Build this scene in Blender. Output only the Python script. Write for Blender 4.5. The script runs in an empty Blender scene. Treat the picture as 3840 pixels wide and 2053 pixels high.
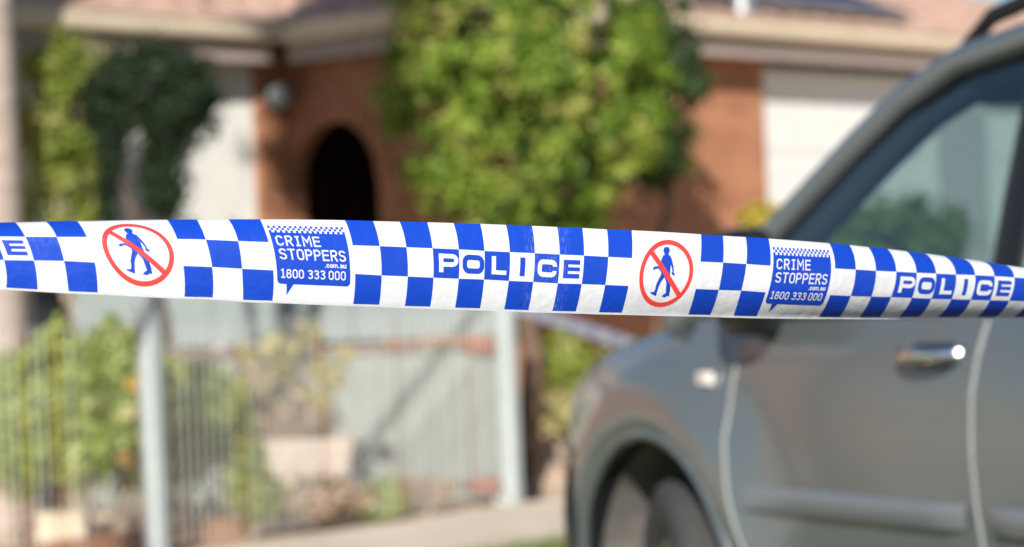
import bpy, bmesh, math, random
import numpy as np
from mathutils import Vector, Matrix, Euler

R = math.radians
scene = bpy.context.scene
COL = scene.collection

# ------------------------------------------------------------------ camera
EYE, PITCH, ROLL = 1.12, 0.665, -2.2
FPX, PCX, PCY = 10667.0, 1920.0, 1026.5          # focal length and centre in photograph pixels
cam_data = bpy.data.cameras.new('camera')
cam_data.sensor_width = 36.0
cam_data.lens = 100.0
cam_data.clip_start, cam_data.clip_end = 0.1, 2000.0
cam_data.dof.use_dof = True
cam_data.dof.focus_distance = 2.44
cam_data.dof.aperture_fstop = 6.0
cam_data.dof.aperture_blades = 0
cam = bpy.data.objects.new('camera', cam_data)
COL.objects.link(cam)
CAM_R = (Matrix.Rotation(R(90 + PITCH), 3, 'X') @ Matrix.Rotation(R(ROLL), 3, 'Z'))
CAM_L = Vector((0, 0, EYE))
cam.matrix_world = Matrix.Translation(CAM_L) @ CAM_R.to_4x4()
scene.camera = cam

# ------------------------------------------------------------------ sky, sun, exposure
SUN_DIR = Vector((-0.12, -0.99, 0)).normalized()
SUN_EL = 27.0
world = bpy.data.worlds.new('World')
scene.world = world
world.use_nodes = True
wn = world.node_tree.nodes
sky = wn.new('ShaderNodeTexSky')
sky.sky_type = 'NISHITA'
sky.sun_disc = False
sky.sun_elevation = R(SUN_EL)
sky.sun_rotation = math.atan2(SUN_DIR.x, SUN_DIR.y)
sky.air_density, sky.dust_density, sky.ozone_density = 1.0, 0.2, 3.0
world.node_tree.links.new(sky.outputs[0], wn['Background'].inputs[0])
wn['Background'].inputs[1].default_value = 0.066
sun_data = bpy.data.lights.new('sun', 'SUN')
sun_data.energy = 5.0
sun_data.angle = R(0.5)
sun_data.color = (1.0, 0.945, 0.86)
sun = bpy.data.objects.new('sun', sun_data)
COL.objects.link(sun)
to_sun = Vector((SUN_DIR.x * math.cos(R(SUN_EL)), SUN_DIR.y * math.cos(R(SUN_EL)), math.sin(R(SUN_EL))))
sun.rotation_euler = to_sun.to_track_quat('Z', 'Y').to_euler()
scene.view_settings.view_transform = 'Standard'
scene.view_settings.look = 'None'
scene.view_settings.gamma = 1.0
scene.view_settings.exposure = 0.40
scene.cycles.use_denoising = True
scene.cycles.max_bounces = 10
scene.cycles.transparent_max_bounces = 16

# ------------------------------------------------------------------ helpers
def ray(px, py):
    return CAM_R @ Vector(((px - PCX) / FPX, -(py - PCY) / FPX, -1.0))
def P(px, py, d):                                  # point at depth d seen at a photo pixel
    return CAM_L + ray(px, py) * d
def G(px, py, z=0.0):                              # point of the level z seen at a photo pixel
    r = ray(px, py); return CAM_L + r * ((z - EYE) / r.z)

def tag(o, label=None, cat=None, group=None, kind=None):
    if label: o['label'] = label
    if cat: o['category'] = cat
    if group: o['group'] = group
    if kind: o['kind'] = kind
    return o
def empty(name, loc=(0, 0, 0), rz=0.0):
    o = bpy.data.objects.new(name, None); COL.objects.link(o)
    o.location = loc; o.rotation_euler = (0, 0, rz); o.empty_display_size = 0.2
    return o
def link(name, me, mat, parent=None, smooth=False, sharp=35):
    if mat is not None and len(me.materials) == 0: me.materials.append(mat)
    if smooth:
        me.polygons.foreach_set('use_smooth', [True] * len(me.polygons))
        try: me.set_sharp_from_angle(angle=R(sharp))
        except Exception: pass
    o = bpy.data.objects.new(name, me); COL.objects.link(o)
    if parent: o.parent = parent
    return o
def obj(name, bm, mat, parent=None, smooth=False, sharp=35):
    me = bpy.data.meshes.new(name); bm.to_mesh(me); bm.free()
    return link(name, me, mat, parent, smooth, sharp)
def pydata(name, v, f, mat, parent=None, smooth=False, sharp=35):
    me = bpy.data.meshes.new(name); me.from_pydata([tuple(p) for p in v], [], f); me.update()
    return link(name, me, mat, parent, smooth, sharp)
def copy_tree(o, parent=None):
    c = o.copy(); COL.objects.link(c)
    if parent is not None: c.parent = parent
    for ch in list(o.children): copy_tree(ch, c)
    return c

def add_box(bm, c, s, M=None, bevel=0.0, seg=2):
    b2 = bmesh.new(); bmesh.ops.create_cube(b2, size=1.0)
    for v in b2.verts: v.co = Vector((v.co.x * s[0], v.co.y * s[1], v.co.z * s[2]))
    if bevel: bmesh.ops.bevel(b2, geom=b2.edges[:], offset=bevel, segments=seg, affect='EDGES', profile=0.6)
    merge(bm, b2, (Matrix.Translation(c) @ (M.to_4x4() if M is not None else Matrix.Identity(4))))
def merge(bm, b2, M=None):
    mp = {}
    for v in b2.verts: mp[v] = bm.verts.new(M @ v.co if M is not None else v.co)
    for f in b2.faces:
        try: bm.faces.new([mp[v] for v in f.verts])
        except ValueError: pass
    b2.free()
def add_tube(bm, pts, rad, n=8, caps=True, squash=None):
    pts = [Vector(p) for p in pts]; rings = []
    up = Vector((0, 0, 1))
    for i, p in enumerate(pts):
        t = (pts[min(i + 1, len(pts) - 1)] - pts[max(i - 1, 0)]).normalized()
        a = t.cross(up)
        if a.length < 0.05: a = t.cross(Vector((0, 1, 0)))
        a.normalize(); b = a.cross(t).normalized()
        r = rad[i] if isinstance(rad, (list, tuple)) else rad
        ra, rb = (r, r) if squash is None else (r * squash[0], r * squash[1])
        rings.append([bm.verts.new(p + a * ra * math.cos(2 * math.pi * k / n) + b * rb * math.sin(2 * math.pi * k / n)) for k in range(n)])
    for i in range(len(rings) - 1):
        for k in range(n):
            bm.faces.new([rings[i][k], rings[i][(k + 1) % n], rings[i + 1][(k + 1) % n], rings[i + 1][k]])
    if caps:
        bm.faces.new(rings[0][::-1]); bm.faces.new(rings[-1])
def add_lathe(bm, prof, n=28, M=None):                       # profile of (radius, z)
    b2 = bmesh.new(); rings = []
    for r, z in prof:
        rings.append([b2.verts.new((r * math.cos(2 * math.pi * k / n), r * math.sin(2 * math.pi * k / n), z)) for k in range(n)])
    for i in range(len(rings) - 1):
        for k in range(n):
            b2.faces.new([rings[i][k], rings[i][(k + 1) % n], rings[i + 1][(k + 1) % n], rings[i + 1][k]])
    if prof[0][0] > 1e-4: b2.faces.new(rings[0][::-1])
    if prof[-1][0] > 1e-4: b2.faces.new(rings[-1])
    merge(bm, b2, M if M is not None else Matrix.Identity(4))

# ------------------------------------------------------------------ materials
def mat(name, col, rough=0.7, metal=0.0, var=0.0, scale=8.0, bump=0.0, bscale=40.0, spec=0.5, coat=0.0, col2=None, stretch=None, trans=0.0):
    m = bpy.data.materials.new(name); m.use_nodes = True
    nt = m.node_tree; b = nt.nodes['Principled BSDF']
    b.inputs['Base Color'].default_value = (*col, 1)
    b.inputs['Roughness'].default_value = rough
    b.inputs['Metallic'].default_value = metal
    b.inputs['Specular IOR Level'].default_value = spec
    b.inputs['Coat Weight'].default_value = coat
    if coat: b.inputs['Coat Roughness'].default_value = 0.06
    tc = nt.nodes.new('ShaderNodeTexCoord'); src = tc.outputs['Object']
    if stretch:
        mp = nt.nodes.new('ShaderNodeMapping'); mp.inputs['Scale'].default_value = stretch
        nt.links.new(src, mp.inputs[0]); src = mp.outputs[0]
    if var or col2:
        n = nt.nodes.new('ShaderNodeTexNoise'); n.inputs['Scale'].default_value = scale; n.inputs['Detail'].default_value = 6
        nt.links.new(src, n.inputs['Vector'])
        r = nt.nodes.new('ShaderNodeValToRGB')
        c2 = col2 if col2 else tuple(c * (1 + var) for c in col)
        c1 = col if col2 else tuple(c * (1 - var) for c in col)
        r.color_ramp.elements[0].position, r.color_ramp.elements[1].position = 0.35, 0.65
        r.color_ramp.elements[0].color = (*c1, 1); r.color_ramp.elements[1].color = (*c2, 1)
        nt.links.new(n.outputs['Fac'], r.inputs[0]); nt.links.new(r.outputs[0], b.inputs['Base Color'])
    if bump:
        n2 = nt.nodes.new('ShaderNodeTexNoise'); n2.inputs['Scale'].default_value = bscale; n2.inputs['Detail'].default_value = 4
        nt.links.new(src, n2.inputs['Vector'])
        bp = nt.nodes.new('ShaderNodeBump'); bp.inputs['Strength'].default_value = bump; bp.inputs['Distance'].default_value = 0.02
        nt.links.new(n2.outputs['Fac'], bp.inputs['Height']); nt.links.new(bp.outputs[0], b.inputs['Normal'])
    if trans: b.inputs['Transmission Weight'].default_value = trans
    return m

def leaf_mat(name, cols, transl=0.35, rough=0.45):            # colour drawn per leaf from an attribute
    m = bpy.data.materials.new(name); m.use_nodes = True
    nt = m.node_tree; b = nt.nodes['Principled BSDF']; out = nt.nodes['Material Output']
    at = nt.nodes.new('ShaderNodeAttribute'); at.attribute_name = 'tint'
    r = nt.nodes.new('ShaderNodeValToRGB')
    els = r.color_ramp.elements
    while len(els) < len(cols): els.new(0.5)
    for i, c in enumerate(cols):
        els[i].position = i / (len(cols) - 1); els[i].color = (*c, 1)
    nt.links.new(at.outputs['Fac'], r.inputs[0])
    nt.links.new(r.outputs[0], b.inputs['Base Color'])
    b.inputs['Roughness'].default_value = rough
    b.inputs['Specular IOR Level'].default_value = 0.4
    t = nt.nodes.new('ShaderNodeBsdfTranslucent'); nt.links.new(r.outputs[0], t.inputs[0])
    mx = nt.nodes.new('ShaderNodeMixShader'); mx.inputs[0].default_value = transl
    nt.links.new(b.outputs[0], mx.inputs[1]); nt.links.new(t.outputs[0], mx.inputs[2])
    nt.links.new(mx.outputs[0], out.inputs[0])
    return m

def brick_mat(name, c1, c2, mortar):
    m = bpy.data.materials.new(name); m.use_nodes = True
    nt = m.node_tree; b = nt.nodes['Principled BSDF']; b.inputs['Roughness'].default_value = 0.9
    uv = nt.nodes.new('ShaderNodeUVMap')
    br = nt.nodes.new('ShaderNodeTexBrick'); nt.links.new(uv.outputs[0], br.inputs['Vector'])
    br.inputs['Color1'].default_value = (*c1, 1); br.inputs['Color2'].default_value = (*c2, 1); br.inputs['Mortar'].default_value = (*mortar, 1)
    br.inputs['Scale'].default_value = 1.0; br.inputs['Brick Width'].default_value = 0.24; br.inputs['Row Height'].default_value = 0.086
    br.inputs['Mortar Size'].default_value = 0.007
    n = nt.nodes.new('ShaderNodeTexNoise'); n.inputs['Scale'].default_value = 3.0; n.inputs['Detail'].default_value = 5
    nt.links.new(uv.outputs[0], n.inputs['Vector'])
    mx = nt.nodes.new('ShaderNodeMixRGB'); mx.blend_type = 'MULTIPLY'; mx.inputs[0].default_value = 0.5
    nt.links.new(br.outputs['Color'], mx.inputs[1]); nt.links.new(n.outputs['Fac'], mx.inputs[2])
    nt.links.new(mx.outputs[0], b.inputs['Base Color'])
    bp = nt.nodes.new('ShaderNodeBump'); bp.inputs['Strength'].default_value = 0.6; bp.inputs['Distance'].default_value = 0.01
    nt.links.new(br.outputs['Fac'], bp.inputs['Height']); bp.invert = True
    nt.links.new(bp.outputs[0], b.inputs['Normal'])
    return m

M = {}
M['soil'] = mat('soil', (0.50, 0.36, 0.26), 0.95, var=0.3, scale=2.2, bump=0.6, bscale=30, col2=(0.66, 0.53, 0.41))
M['concrete'] = mat('path concrete', (0.66, 0.56, 0.45), 0.9, var=0.1, scale=2.0, bump=0.15, bscale=60)
M['asphalt'] = mat('asphalt', (0.05, 0.05, 0.052), 0.9, var=0.2, scale=20, bump=0.3, bscale=150)
M['grassbase'] = mat('grass base', (0.10, 0.13, 0.04), 0.95, var=0.3, scale=6)
M['brick'] = brick_mat('orange brick', (0.60, 0.245, 0.12), (0.48, 0.18, 0.088), (0.47, 0.33, 0.22))
M['gutter'] = mat('cream gutter paint', (0.66, 0.55, 0.41), 0.5, var=0.05)
M['fascia'] = mat('mushroom fascia paint', (0.38, 0.31, 0.28), 0.6, var=0.06)
M['soffit'] = mat('soffit paint', (0.42, 0.36, 0.31), 0.8)
M['rooftile'] = mat('pink concrete roof tile', (0.56, 0.37, 0.29), 0.9, var=0.18, scale=6, bump=0.3)
M['greypier'] = mat('grey rendered pier', (0.46, 0.43, 0.43), 0.85, var=0.06)
M['white'] = mat('white door enamel', (0.74, 0.735, 0.71), 0.5, var=0.03)
M['render'] = mat('white render', (0.74, 0.735, 0.70), 0.8, var=0.04, bump=0.1)
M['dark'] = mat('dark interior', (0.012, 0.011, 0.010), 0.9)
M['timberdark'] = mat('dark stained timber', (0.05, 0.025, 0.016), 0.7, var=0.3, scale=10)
M['black'] = mat('black plastic', (0.012, 0.013, 0.015), 0.45)
M['lampwhite'] = mat('frosted lamp glass', (0.26, 0.29, 0.30), 0.4)
M['solar'] = mat('solar cell glass', (0.03, 0.035, 0.06), 0.35, spec=0.3, var=0.15)
M['alu'] = mat('aluminium', (0.50, 0.51, 0.53), 0.4, metal=0.9)
M['galv'] = mat('galvanised post', (0.50, 0.56, 0.56), 0.5, metal=0.2, var=0.06, scale=14)
M['wire'] = mat('galvanised wire', (0.58, 0.58, 0.54), 0.6)
M['rustwire'] = mat('rusted wire', (0.34, 0.20, 0.12), 0.85)
M['sheet'] = mat('pale grey steel sheet', (0.50, 0.55, 0.52), 0.6, metal=0.0, var=0.05, scale=2.0)
M['sheetpanel'] = mat('pale steel flat panel', (0.21, 0.25, 0.25), 0.6, metal=0.0, var=0.04, scale=2.0)
M['redrail'] = mat('rust red rail paint', (0.17, 0.085, 0.065), 0.8, var=0.3, scale=5, col2=(0.30, 0.22, 0.19))
M['palm'] = mat('palm bark', (0.44, 0.36, 0.31), 0.9, var=0.12, scale=3, bump=0.5, bscale=9, stretch=(1, 1, 5))
M['bark'] = mat('brown bark', (0.17, 0.11, 0.075), 0.9, var=0.3, scale=8, bump=0.6)
M['greybark'] = mat('pale dry stem', (0.42, 0.33, 0.26), 0.9, var=0.2, scale=10)
M['terracotta'] = mat('pink terracotta planter', (0.58, 0.48, 0.41), 0.9, var=0.08, scale=5)
M['cream'] = mat('cream stone', (0.68, 0.58, 0.42), 0.85, var=0.06, bump=0.2)
M['boxdark'] = mat('dark blue green box plastic', (0.02, 0.035, 0.045), 0.5)
M['boxgrey'] = mat('grey box plastic', (0.10, 0.13, 0.14), 0.6, var=0.1)

# ------------------------------------------------------------------ ground
def terrain(y):
    t = min(1, max(0, (y - 16.3) / 2.6)); return 0.44 * t * t * (3 - 2 * t)
ys = [-300, -40, -5, 4, 10, 14, 16.0] + [16.3 + 0.26 * k for k in range(11)] + [20, 30, 60, 500]
v, f = [], []
for y in ys:
    for x in (-300, -20, -6, 0, 6, 20, 300): v.append((x, y, terrain(y)))
for i in range(len(ys) - 1):
    for j in range(6): f.append((i * 7 + j, i * 7 + j + 1, i * 7 + j + 8, i * 7 + j + 7))
tag(pydata('ground', v, f, M['soil']), 'bare brown earth of the garden and yard', kind='structure')

FD = Vector((0.534, 0.846, 0)).normalized()               # fence direction (recedes to the right)
FN = Vector((FD.y, -FD.x, 0))                             # towards the street
F0 = Vector((-0.045, 16.0, 0))                             # foot of the far post
def FP(a, c, z=0.0): return F0 + FD * a + FN * c + Vector((0, 0, z))
def slab(name, a0, a1, c0, c1, z, m, thick=0.12, label=None):
    bm = bmesh.new()
    lo = [bm.verts.new(FP(a, c, z - thick)) for a, c in ((a0, c0), (a0, c1), (a1, c1), (a1, c0))]
    hi = [bm.verts.new(FP(a, c, z)) for a, c in ((a0, c0), (a0, c1), (a1, c1), (a1, c0))]
    bm.faces.new(hi); bm.faces.new(lo[::-1])
    for k in range(4): bm.faces.new([lo[k], lo[(k + 1) % 4], hi[(k + 1) % 4], hi[k]])
    bmesh.ops.recalc_face_normals(bm, faces=bm.faces)
    return tag(obj(name, bm, m), label, kind='structure')
# concrete footpath in bays along the fence
path = tag(empty('footpath', FP(0, 0.8)), 'pale concrete footpath running along the wire fence', kind='structure')
for k in range(-10, 8):
    bm = bmesh.new()
    q = [(k * 1.5, 0.07), (k * 1.5, 1.5), (k * 1.5 + 1.488, 1.5), (k * 1.5 + 1.488, 0.07)]
    hi = [bm.verts.new(FP(a, c, 0.02) - path.location) for a, c in q]; lo = [bm.verts.new(FP(a, c, -0.08) - path.location) for a, c in q]
    bm.faces.new(hi)
    for j in range(4): bm.faces.new([lo[j], lo[(j + 1) % 4], hi[(j + 1) % 4], hi[j]])
    bmesh.ops.recalc_face_normals(bm, faces=bm.faces)
    obj('concrete_bay', bm, M['concrete'], path)
slab('verge', -16, 12, 1.51, 5.2, 0.008, M['grassbase'], 0.1, 'grassed verge beside the footpath')
slab('kerb', -30, 20, 5.21, 5.36, 0.10, M['concrete'], 0.25, 'concrete kerb at the edge of the road')
slab('road', -60, 60, 5.37, 12.5, 0.006, M['asphalt'], 0.1, 'grey asphalt road')

# ------------------------------------------------------------------ house
TA = R(48.0)
HT = Vector((math.cos(TA), math.sin(TA), 0)); HN = Vector((math.sin(TA), -math.cos(TA), 0))
ZF, ZE = 0.40, 2.92                                        # floor and eave level
C_G, C_L, A_I, OV = -11.68, -13.36, 12.73, 0.25           # eave lines and overhang
def H(a, c, z): return HT * a + HN * c + Vector((0, 0, z))
house = tag(empty('house', H(14, -15, ZF)), 'orange brick house with pink tiled roof, arched porch and white garage door', 'house')
HO = Vector(house.location)
def hquads(bm, pts, faces):
    vs = [bm.verts.new(H(*p) - HO) for p in pts]
    for q in faces: bm.faces.new([vs[i] for i in q])
def hbox_bm(a0, a1, c0, c1, z0, z1, bm=None, bev=0):
    bm = bm or bmesh.new()
    Mx = Matrix((HT, HN, Vector((0, 0, 1)))).transposed()
    ctr = H((a0 + a1) / 2, (c0 + c1) / 2, (z0 + z1) / 2) - HO
    add_box(bm, ctr, (a1 - a0, c1 - c0, z1 - z0), Mx, bev)
    return bm
def uv_along(o, along):                                   # metre UVs on a wall, along = direction vector
    me = o.data; uvl = me.uv_layers.new(name='UVMap')
    for lp in me.loops:
        co = me.vertices[lp.vertex_index].co
        uvl.data[lp.index].uv = (co.dot(along[0]) + co.dot(along[1]), co.z)
    return o
def hwall(a0, a1, c0, c1, z0, z1, m, name='wall'):
    o = obj(name, hbox_bm(a0, a1, c0, c1, z0, z1), m, house)
    return uv_along(o, (HT, HN)) if m is M['brick'] else o
WG, WL, WS = C_G - OV, C_L - OV, A_I + OV                 # outer wall planes
A_D0, A_D1 = 15.94, 18.10                                  # garage door opening
ZS = ZE - 0.07                                            # wall top under the soffit
# garage front
hwall(WS, A_D0, WG - 0.23, WG, -0.2, ZS, M['brick'])
hwall(A_D1, 18.79, WG - 0.23, WG, -0.2, ZS, M['greypier'], 'pier')
hwall(A_D0, A_D1, WG - 0.23, WG - 0.005, ZS - 0.11, ZS, M['timberdark'], 'lintel')
hwall(21.0, 21.6, WG - 0.23, WG, -0.2, ZS, M['brick'])
hwall(18.79, 21.0, WG - 0.23, WG - 0.005, ZS - 0.11, ZS, M['timberdark'], 'lintel')
d2_ = obj('garage_door', hbox_bm(18.792, 20.998, WG - 0.12, WG - 0.08, ZF - 0.02, ZS - 0.115), M['white'], house)
for k in range(4):
    o = obj('door_panel', hbox_bm(18.796, 20.994, WG - 0.08, WG - 0.06, ZF + k * 0.58, min(ZF + k * 0.58 + 0.572, ZS - 0.118), None, 0.006), M['white'], house); o.parent = d2_
door = tag(obj('garage_door', hbox_bm(A_D0 + 0.002, A_D1 - 0.002, WG - 0.12, WG - 0.08, ZF - 0.02, ZS - 0.115), M['white'], house), None)
for k in range(4):                                        # horizontal door sections
    z0 = ZF + 0.0 + k * 0.58
    o = obj('door_panel', hbox_bm(A_D0 + 0.006, A_D1 - 0.006, WG - 0.08, WG - 0.06, z0, min(z0 + 0.572, ZS - 0.118), None, 0.006), M['white'], house)
    o.parent = door
# left wing front: brick pier by the inside corner, white roller door, brick beyond
A_W1 = 12.70                                              # right edge of white door
hwall(A_W1, WS - 0.001, WL - 0.23, WL, -0.2, ZS, M['brick'])
hwall(4.0, 8.9, WL - 0.23, WL, -0.2, ZS, M['brick'])
wd = obj('white_door', hbox_bm(8.902, A_W1 - 0.002, WL - 0.1, WL - 0.05, -0.1, ZS - 0.02), M['render'], house)
for k in range(10):
    o = obj('door_panel', hbox_bm(8.905 + k * 0.379, 8.905 + k * 0.379 + 0.373, WL - 0.05, WL - 0.035, ZF, ZS - 0.03, None, 0.004), M['render'], house)
    o.parent = wd
# porch wall with arch, facing left
def arch_wall():
    bm = bmesh.new()
    c0, c1, zt = WL + 0.005, WG - 0.235, ZS
    cc, ra, zsp = c0 + 0.405, 0.395, 1.97                   # arch centre, radius, springing level
    n = 20
    arch = [(cc - ra, -0.1)] + [(cc - ra * math.cos(math.pi * k / n), zsp + ra * 1.02 * math.sin(math.pi * k / n)) for k in range(n + 1)] + [(cc + ra, -0.1)]
    outer = []
    for (c, z) in arch:
        outer.append((c, z))
    def at(a, c, z): return bm.verts.new(H(a, c, z) - HO)
    for a, flip in ((WS, False), (WS + 0.11, True)):
        # strips above and beside the arch
        A = [at(a, c, z) for c, z in arch]; T = [at(a, c, zt) for c, z in arch]
        quads = []
        for k in range(1, len(arch) - 2): quads.append([A[k], A[k + 1], T[k + 1], T[k]])
        l0, l1 = at(a, c0, -0.1), at(a, c0, zt)
        r0, r1 = at(a, c1, -0.1), at(a, c1, zt)
        quads.append([l0, A[0], A[1], T[1], l1]); quads.append([A[-1], r0, r1, T[-2], A[-2]])
        for q in quads: bm.faces.new(q if not flip else q[::-1])
    for k in range(len(arch) - 1):                        # reveal
        q = [H(WS, *arch[k]), H(WS, *arch[k + 1]), H(WS + 0.11, *arch[k + 1]), H(WS + 0.11, *arch[k])]
        bm.faces.new([bm.verts.new(p - HO) for p in q])
    bmesh.ops.remove_doubles(bm, verts=bm.verts, dist=1e-4)
    bmesh.ops.recalc_face_normals(bm, faces=bm.faces)
    o = uv_along(obj('arch_wall', bm, M['brick'], house), (HT, HN))
    # soldier course of bricks round the arch
    for k in range(19):
        th = math.pi * (k + 0.5) / 19
        bm = bmesh.new()
        cs, sn = -math.cos(th), math.sin(th)
        rad, tang = HN * cs + Vector((0, 0, sn)), HN * sn - Vector((0, 0, cs))
        Mx = Matrix((rad, tang, HT)).transposed()
        add_box(bm, H(WS - 0.004, cc + (ra + 0.075) * cs, zsp + (ra * 1.02 + 0.075) * sn) - HO, (0.15, 0.058, 0.03), Mx, 0.003)
        b = obj('arch_brick', bm, M['brick'], house); uv_along(b, (HT, HN)); b.parent = o
    return cc, ra
arch_wall()
# dim room behind the arch
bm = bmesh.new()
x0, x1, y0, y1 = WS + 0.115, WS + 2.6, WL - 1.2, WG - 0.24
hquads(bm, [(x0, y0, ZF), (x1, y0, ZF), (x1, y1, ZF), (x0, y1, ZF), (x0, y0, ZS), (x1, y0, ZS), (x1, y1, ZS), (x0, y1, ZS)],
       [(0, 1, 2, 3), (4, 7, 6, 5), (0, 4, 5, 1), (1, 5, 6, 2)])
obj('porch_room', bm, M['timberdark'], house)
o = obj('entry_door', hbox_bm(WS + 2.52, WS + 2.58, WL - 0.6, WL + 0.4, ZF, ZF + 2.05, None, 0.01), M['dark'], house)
# eaves: gutter, fascia, soffit as runs
def gutter_run(a0, c0, a1, c1):                            # along the eave edge, outward = left hand turned
    p0, p1 = H(a0, c0, 0), H(a1, c1, 0); d = (p1 - p0).normalized(); n = Vector((d.y, -d.x, 0))
    prof_g = [(-0.005, 0.02), (-0.005, -0.10), (0.075, -0.10), (0.095, -0.075), (0.10, 0.0), (0.115, 0.012), (0.105, 0.02), (0.085, -0.01), (0.08, -0.07), (0.01, -0.085), (0.01, 0.02)]
    prof_f = [(-0.03, -0.012), (-0.03, -0.23), (-0.012, -0.23), (-0.012, -0.012)]
    for nm, pr, m, dz in (('gutter', prof_g, M['gutter'], 0.06), ('fascia', prof_f, M['fascia'], 0.06)):
        bm = bmesh.new()
        r0 = [bm.verts.new(p0 + n * c + Vector((0, 0, ZE + dz + z)) - HO - d * max(c, 0)*0) for c, z in pr]
        r1 = [bm.verts.new(p1 + n * c + Vector((0, 0, ZE + dz + z)) - HO) for c, z in pr]
        k = len(pr)
        for i in range(k): bm.faces.new([r0[i], r0[(i + 1) % k], r1[(i + 1) % k], r1[i]])
        bm.faces.new(r0[::-1]); bm.faces.new(r1)
        bmesh.ops.recalc_face_normals(bm, faces=bm.faces)
        obj(nm, bm, m, house)
    bm = bmesh.new()
    q = [p0 - n * 0.031, p1 - n * 0.031, p1 - n * (OV + 0.04), p0 - n * (OV + 0.04)]
    lo = [bm.verts.new(p + Vector((0, 0, ZS - 0.055)) - HO) for p in q]; hi = [bm.verts.new(p + Vector((0, 0, ZS - 0.045)) - HO) for p in q]
    bm.faces.new(lo[::-1]); bm.faces.new(hi)
    for i in range(4): bm.faces.new([lo[i], lo[(i + 1) % 4], hi[(i + 1) % 4], hi[i]])
    obj('soffit', bm, M['soffit'], house)
gutter_run(A_I, C_G, 21.9, C_G)
gutter_run(3.7, C_L, A_I - 0.11, C_L)
gutter_run(A_I, C_L + 0.0, A_I, C_G + 0.11)
# hipped tile roofs: stepped courses
def hip(a0, a1, c0, c1, z0, pitch, seed):                  # c1 = front eave
    rnd = random.Random(seed); bm = bmesh.new(); tp = math.tan(R(pitch)); run = 0.30
    half = (c1 - c0) / 2; n = int(half / run)
    for k in range(n + 1):
        e0, e1 = k * run, min((k + 1) * run + 0.05, half)
        zA, zB = z0 + e0 * tp + 0.035, z0 + e1 * tp + 0.004
        for side in range(3):
            if side == 0: q = [(a0 + e0, c1 - e0), (a1 - e0, c1 - e0), (a1 - e1, c1 - e1), (a0 + e1, c1 - e1)]
            elif side == 1: q = [(a0 + e0, c0 + e0), (a0 + e0, c1 - e0), (a0 + e1, c1 - e1), (a0 + e1, c0 + e1)]
            else: q = [(a1 - e0, c1 - e0), (a1 - e0, c0 + e0), (a1 - e1, c0 + e1), (a1 - e1, c1 - e1)]
            p = [H(q[0][0], q[0][1], zA), H(q[1][0], q[1][1], zA), H(q[2][0], q[2][1], zB), H(q[3][0], q[3][1], zB)]
            L = (p[1] - p[0]).length; m = max(1, int(L / 0.3))
            for j in range(m):                             # each tile of the course
                t0, t1 = j / m, (j + 0.96) / m; dz = Vector((0, 0, rnd.uniform(-0.006, 0.006)))
                A = p[0].lerp(p[1], t0) + dz; B = p[0].lerp(p[1], t1) + dz; Cc = p[3].lerp(p[2], t1); D = p[3].lerp(p[2], t0)
                mid, mid2 = (A + B) / 2 + Vector((0, 0, 0.02)), (Cc + D) / 2 + Vector((0, 0, 0.012))
                dn = Vector((0, 0, -0.03))
                vs = [bm.verts.new(x - HO) for x in (A, mid, B, Cc, mid2, D, A + dn, mid + dn, B + dn)]
                bm.faces.new([vs[0], vs[1], vs[4], vs[5]]); bm.faces.new([vs[1], vs[2], vs[3], vs[4]])
                bm.faces.new([vs[6], vs[7], vs[1], vs[0]]); bm.faces.new([vs[7], vs[8], vs[2], vs[1]])
    o = obj('roof', bm, M['rooftile'], house); o['kind'] = 'stuff'
    bm = bmesh.new()                                       # closed sarking underneath
    zt = z0 + half * tp - 0.03
    hquads(bm, [(a0, c0, z0 - 0.03), (a1, c0, z0 - 0.03), (a1, c1, z0 - 0.03), (a0, c1, z0 - 0.03), (a0 + half, (c0 + c1) / 2, zt), (a1 - half, (c0 + c1) / 2, zt)],
           [(0, 1, 5, 4), (1, 2, 5), (2, 3, 4, 5), (3, 0, 4)])
    obj('roof_underlay', bm, M['timberdark'], house)
    return o
PITCH_R = 21
hip(A_I - 0.03, 22.0, -20.6, C_G + 0.03, ZE + 0.07, PITCH_R, 1)
hip(3.6, 15.5, -21.0, C_L + 0.03, ZE + 0.068, PITCH_R, 2)
# bulkhead lamp on the brick pier
Lp = H(12.83, WL + 0.09, 2.55) - HO
bm = bmesh.new()
Mx = Matrix((HT, Vector((0, 0, 1)), HN)).transposed().to_4x4()
add_lathe(bm, [(0.085, -0.085), (0.09, -0.06), (0.05, -0.05)], 24, Matrix.Translation(Lp) @ Mx)
lamp = obj('porch_lamp', bm, M['black'], house, True)
bm = bmesh.new()
add_lathe(bm, [(0.075, -0.06), (0.085, -0.02), (0.075, 0.03), (0.045, 0.06), (0.0, 0.07)], 24, Matrix.Translation(Lp) @ Mx)
o = obj('lamp_globe', bm, M['lampwhite'], lamp, True)
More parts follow.
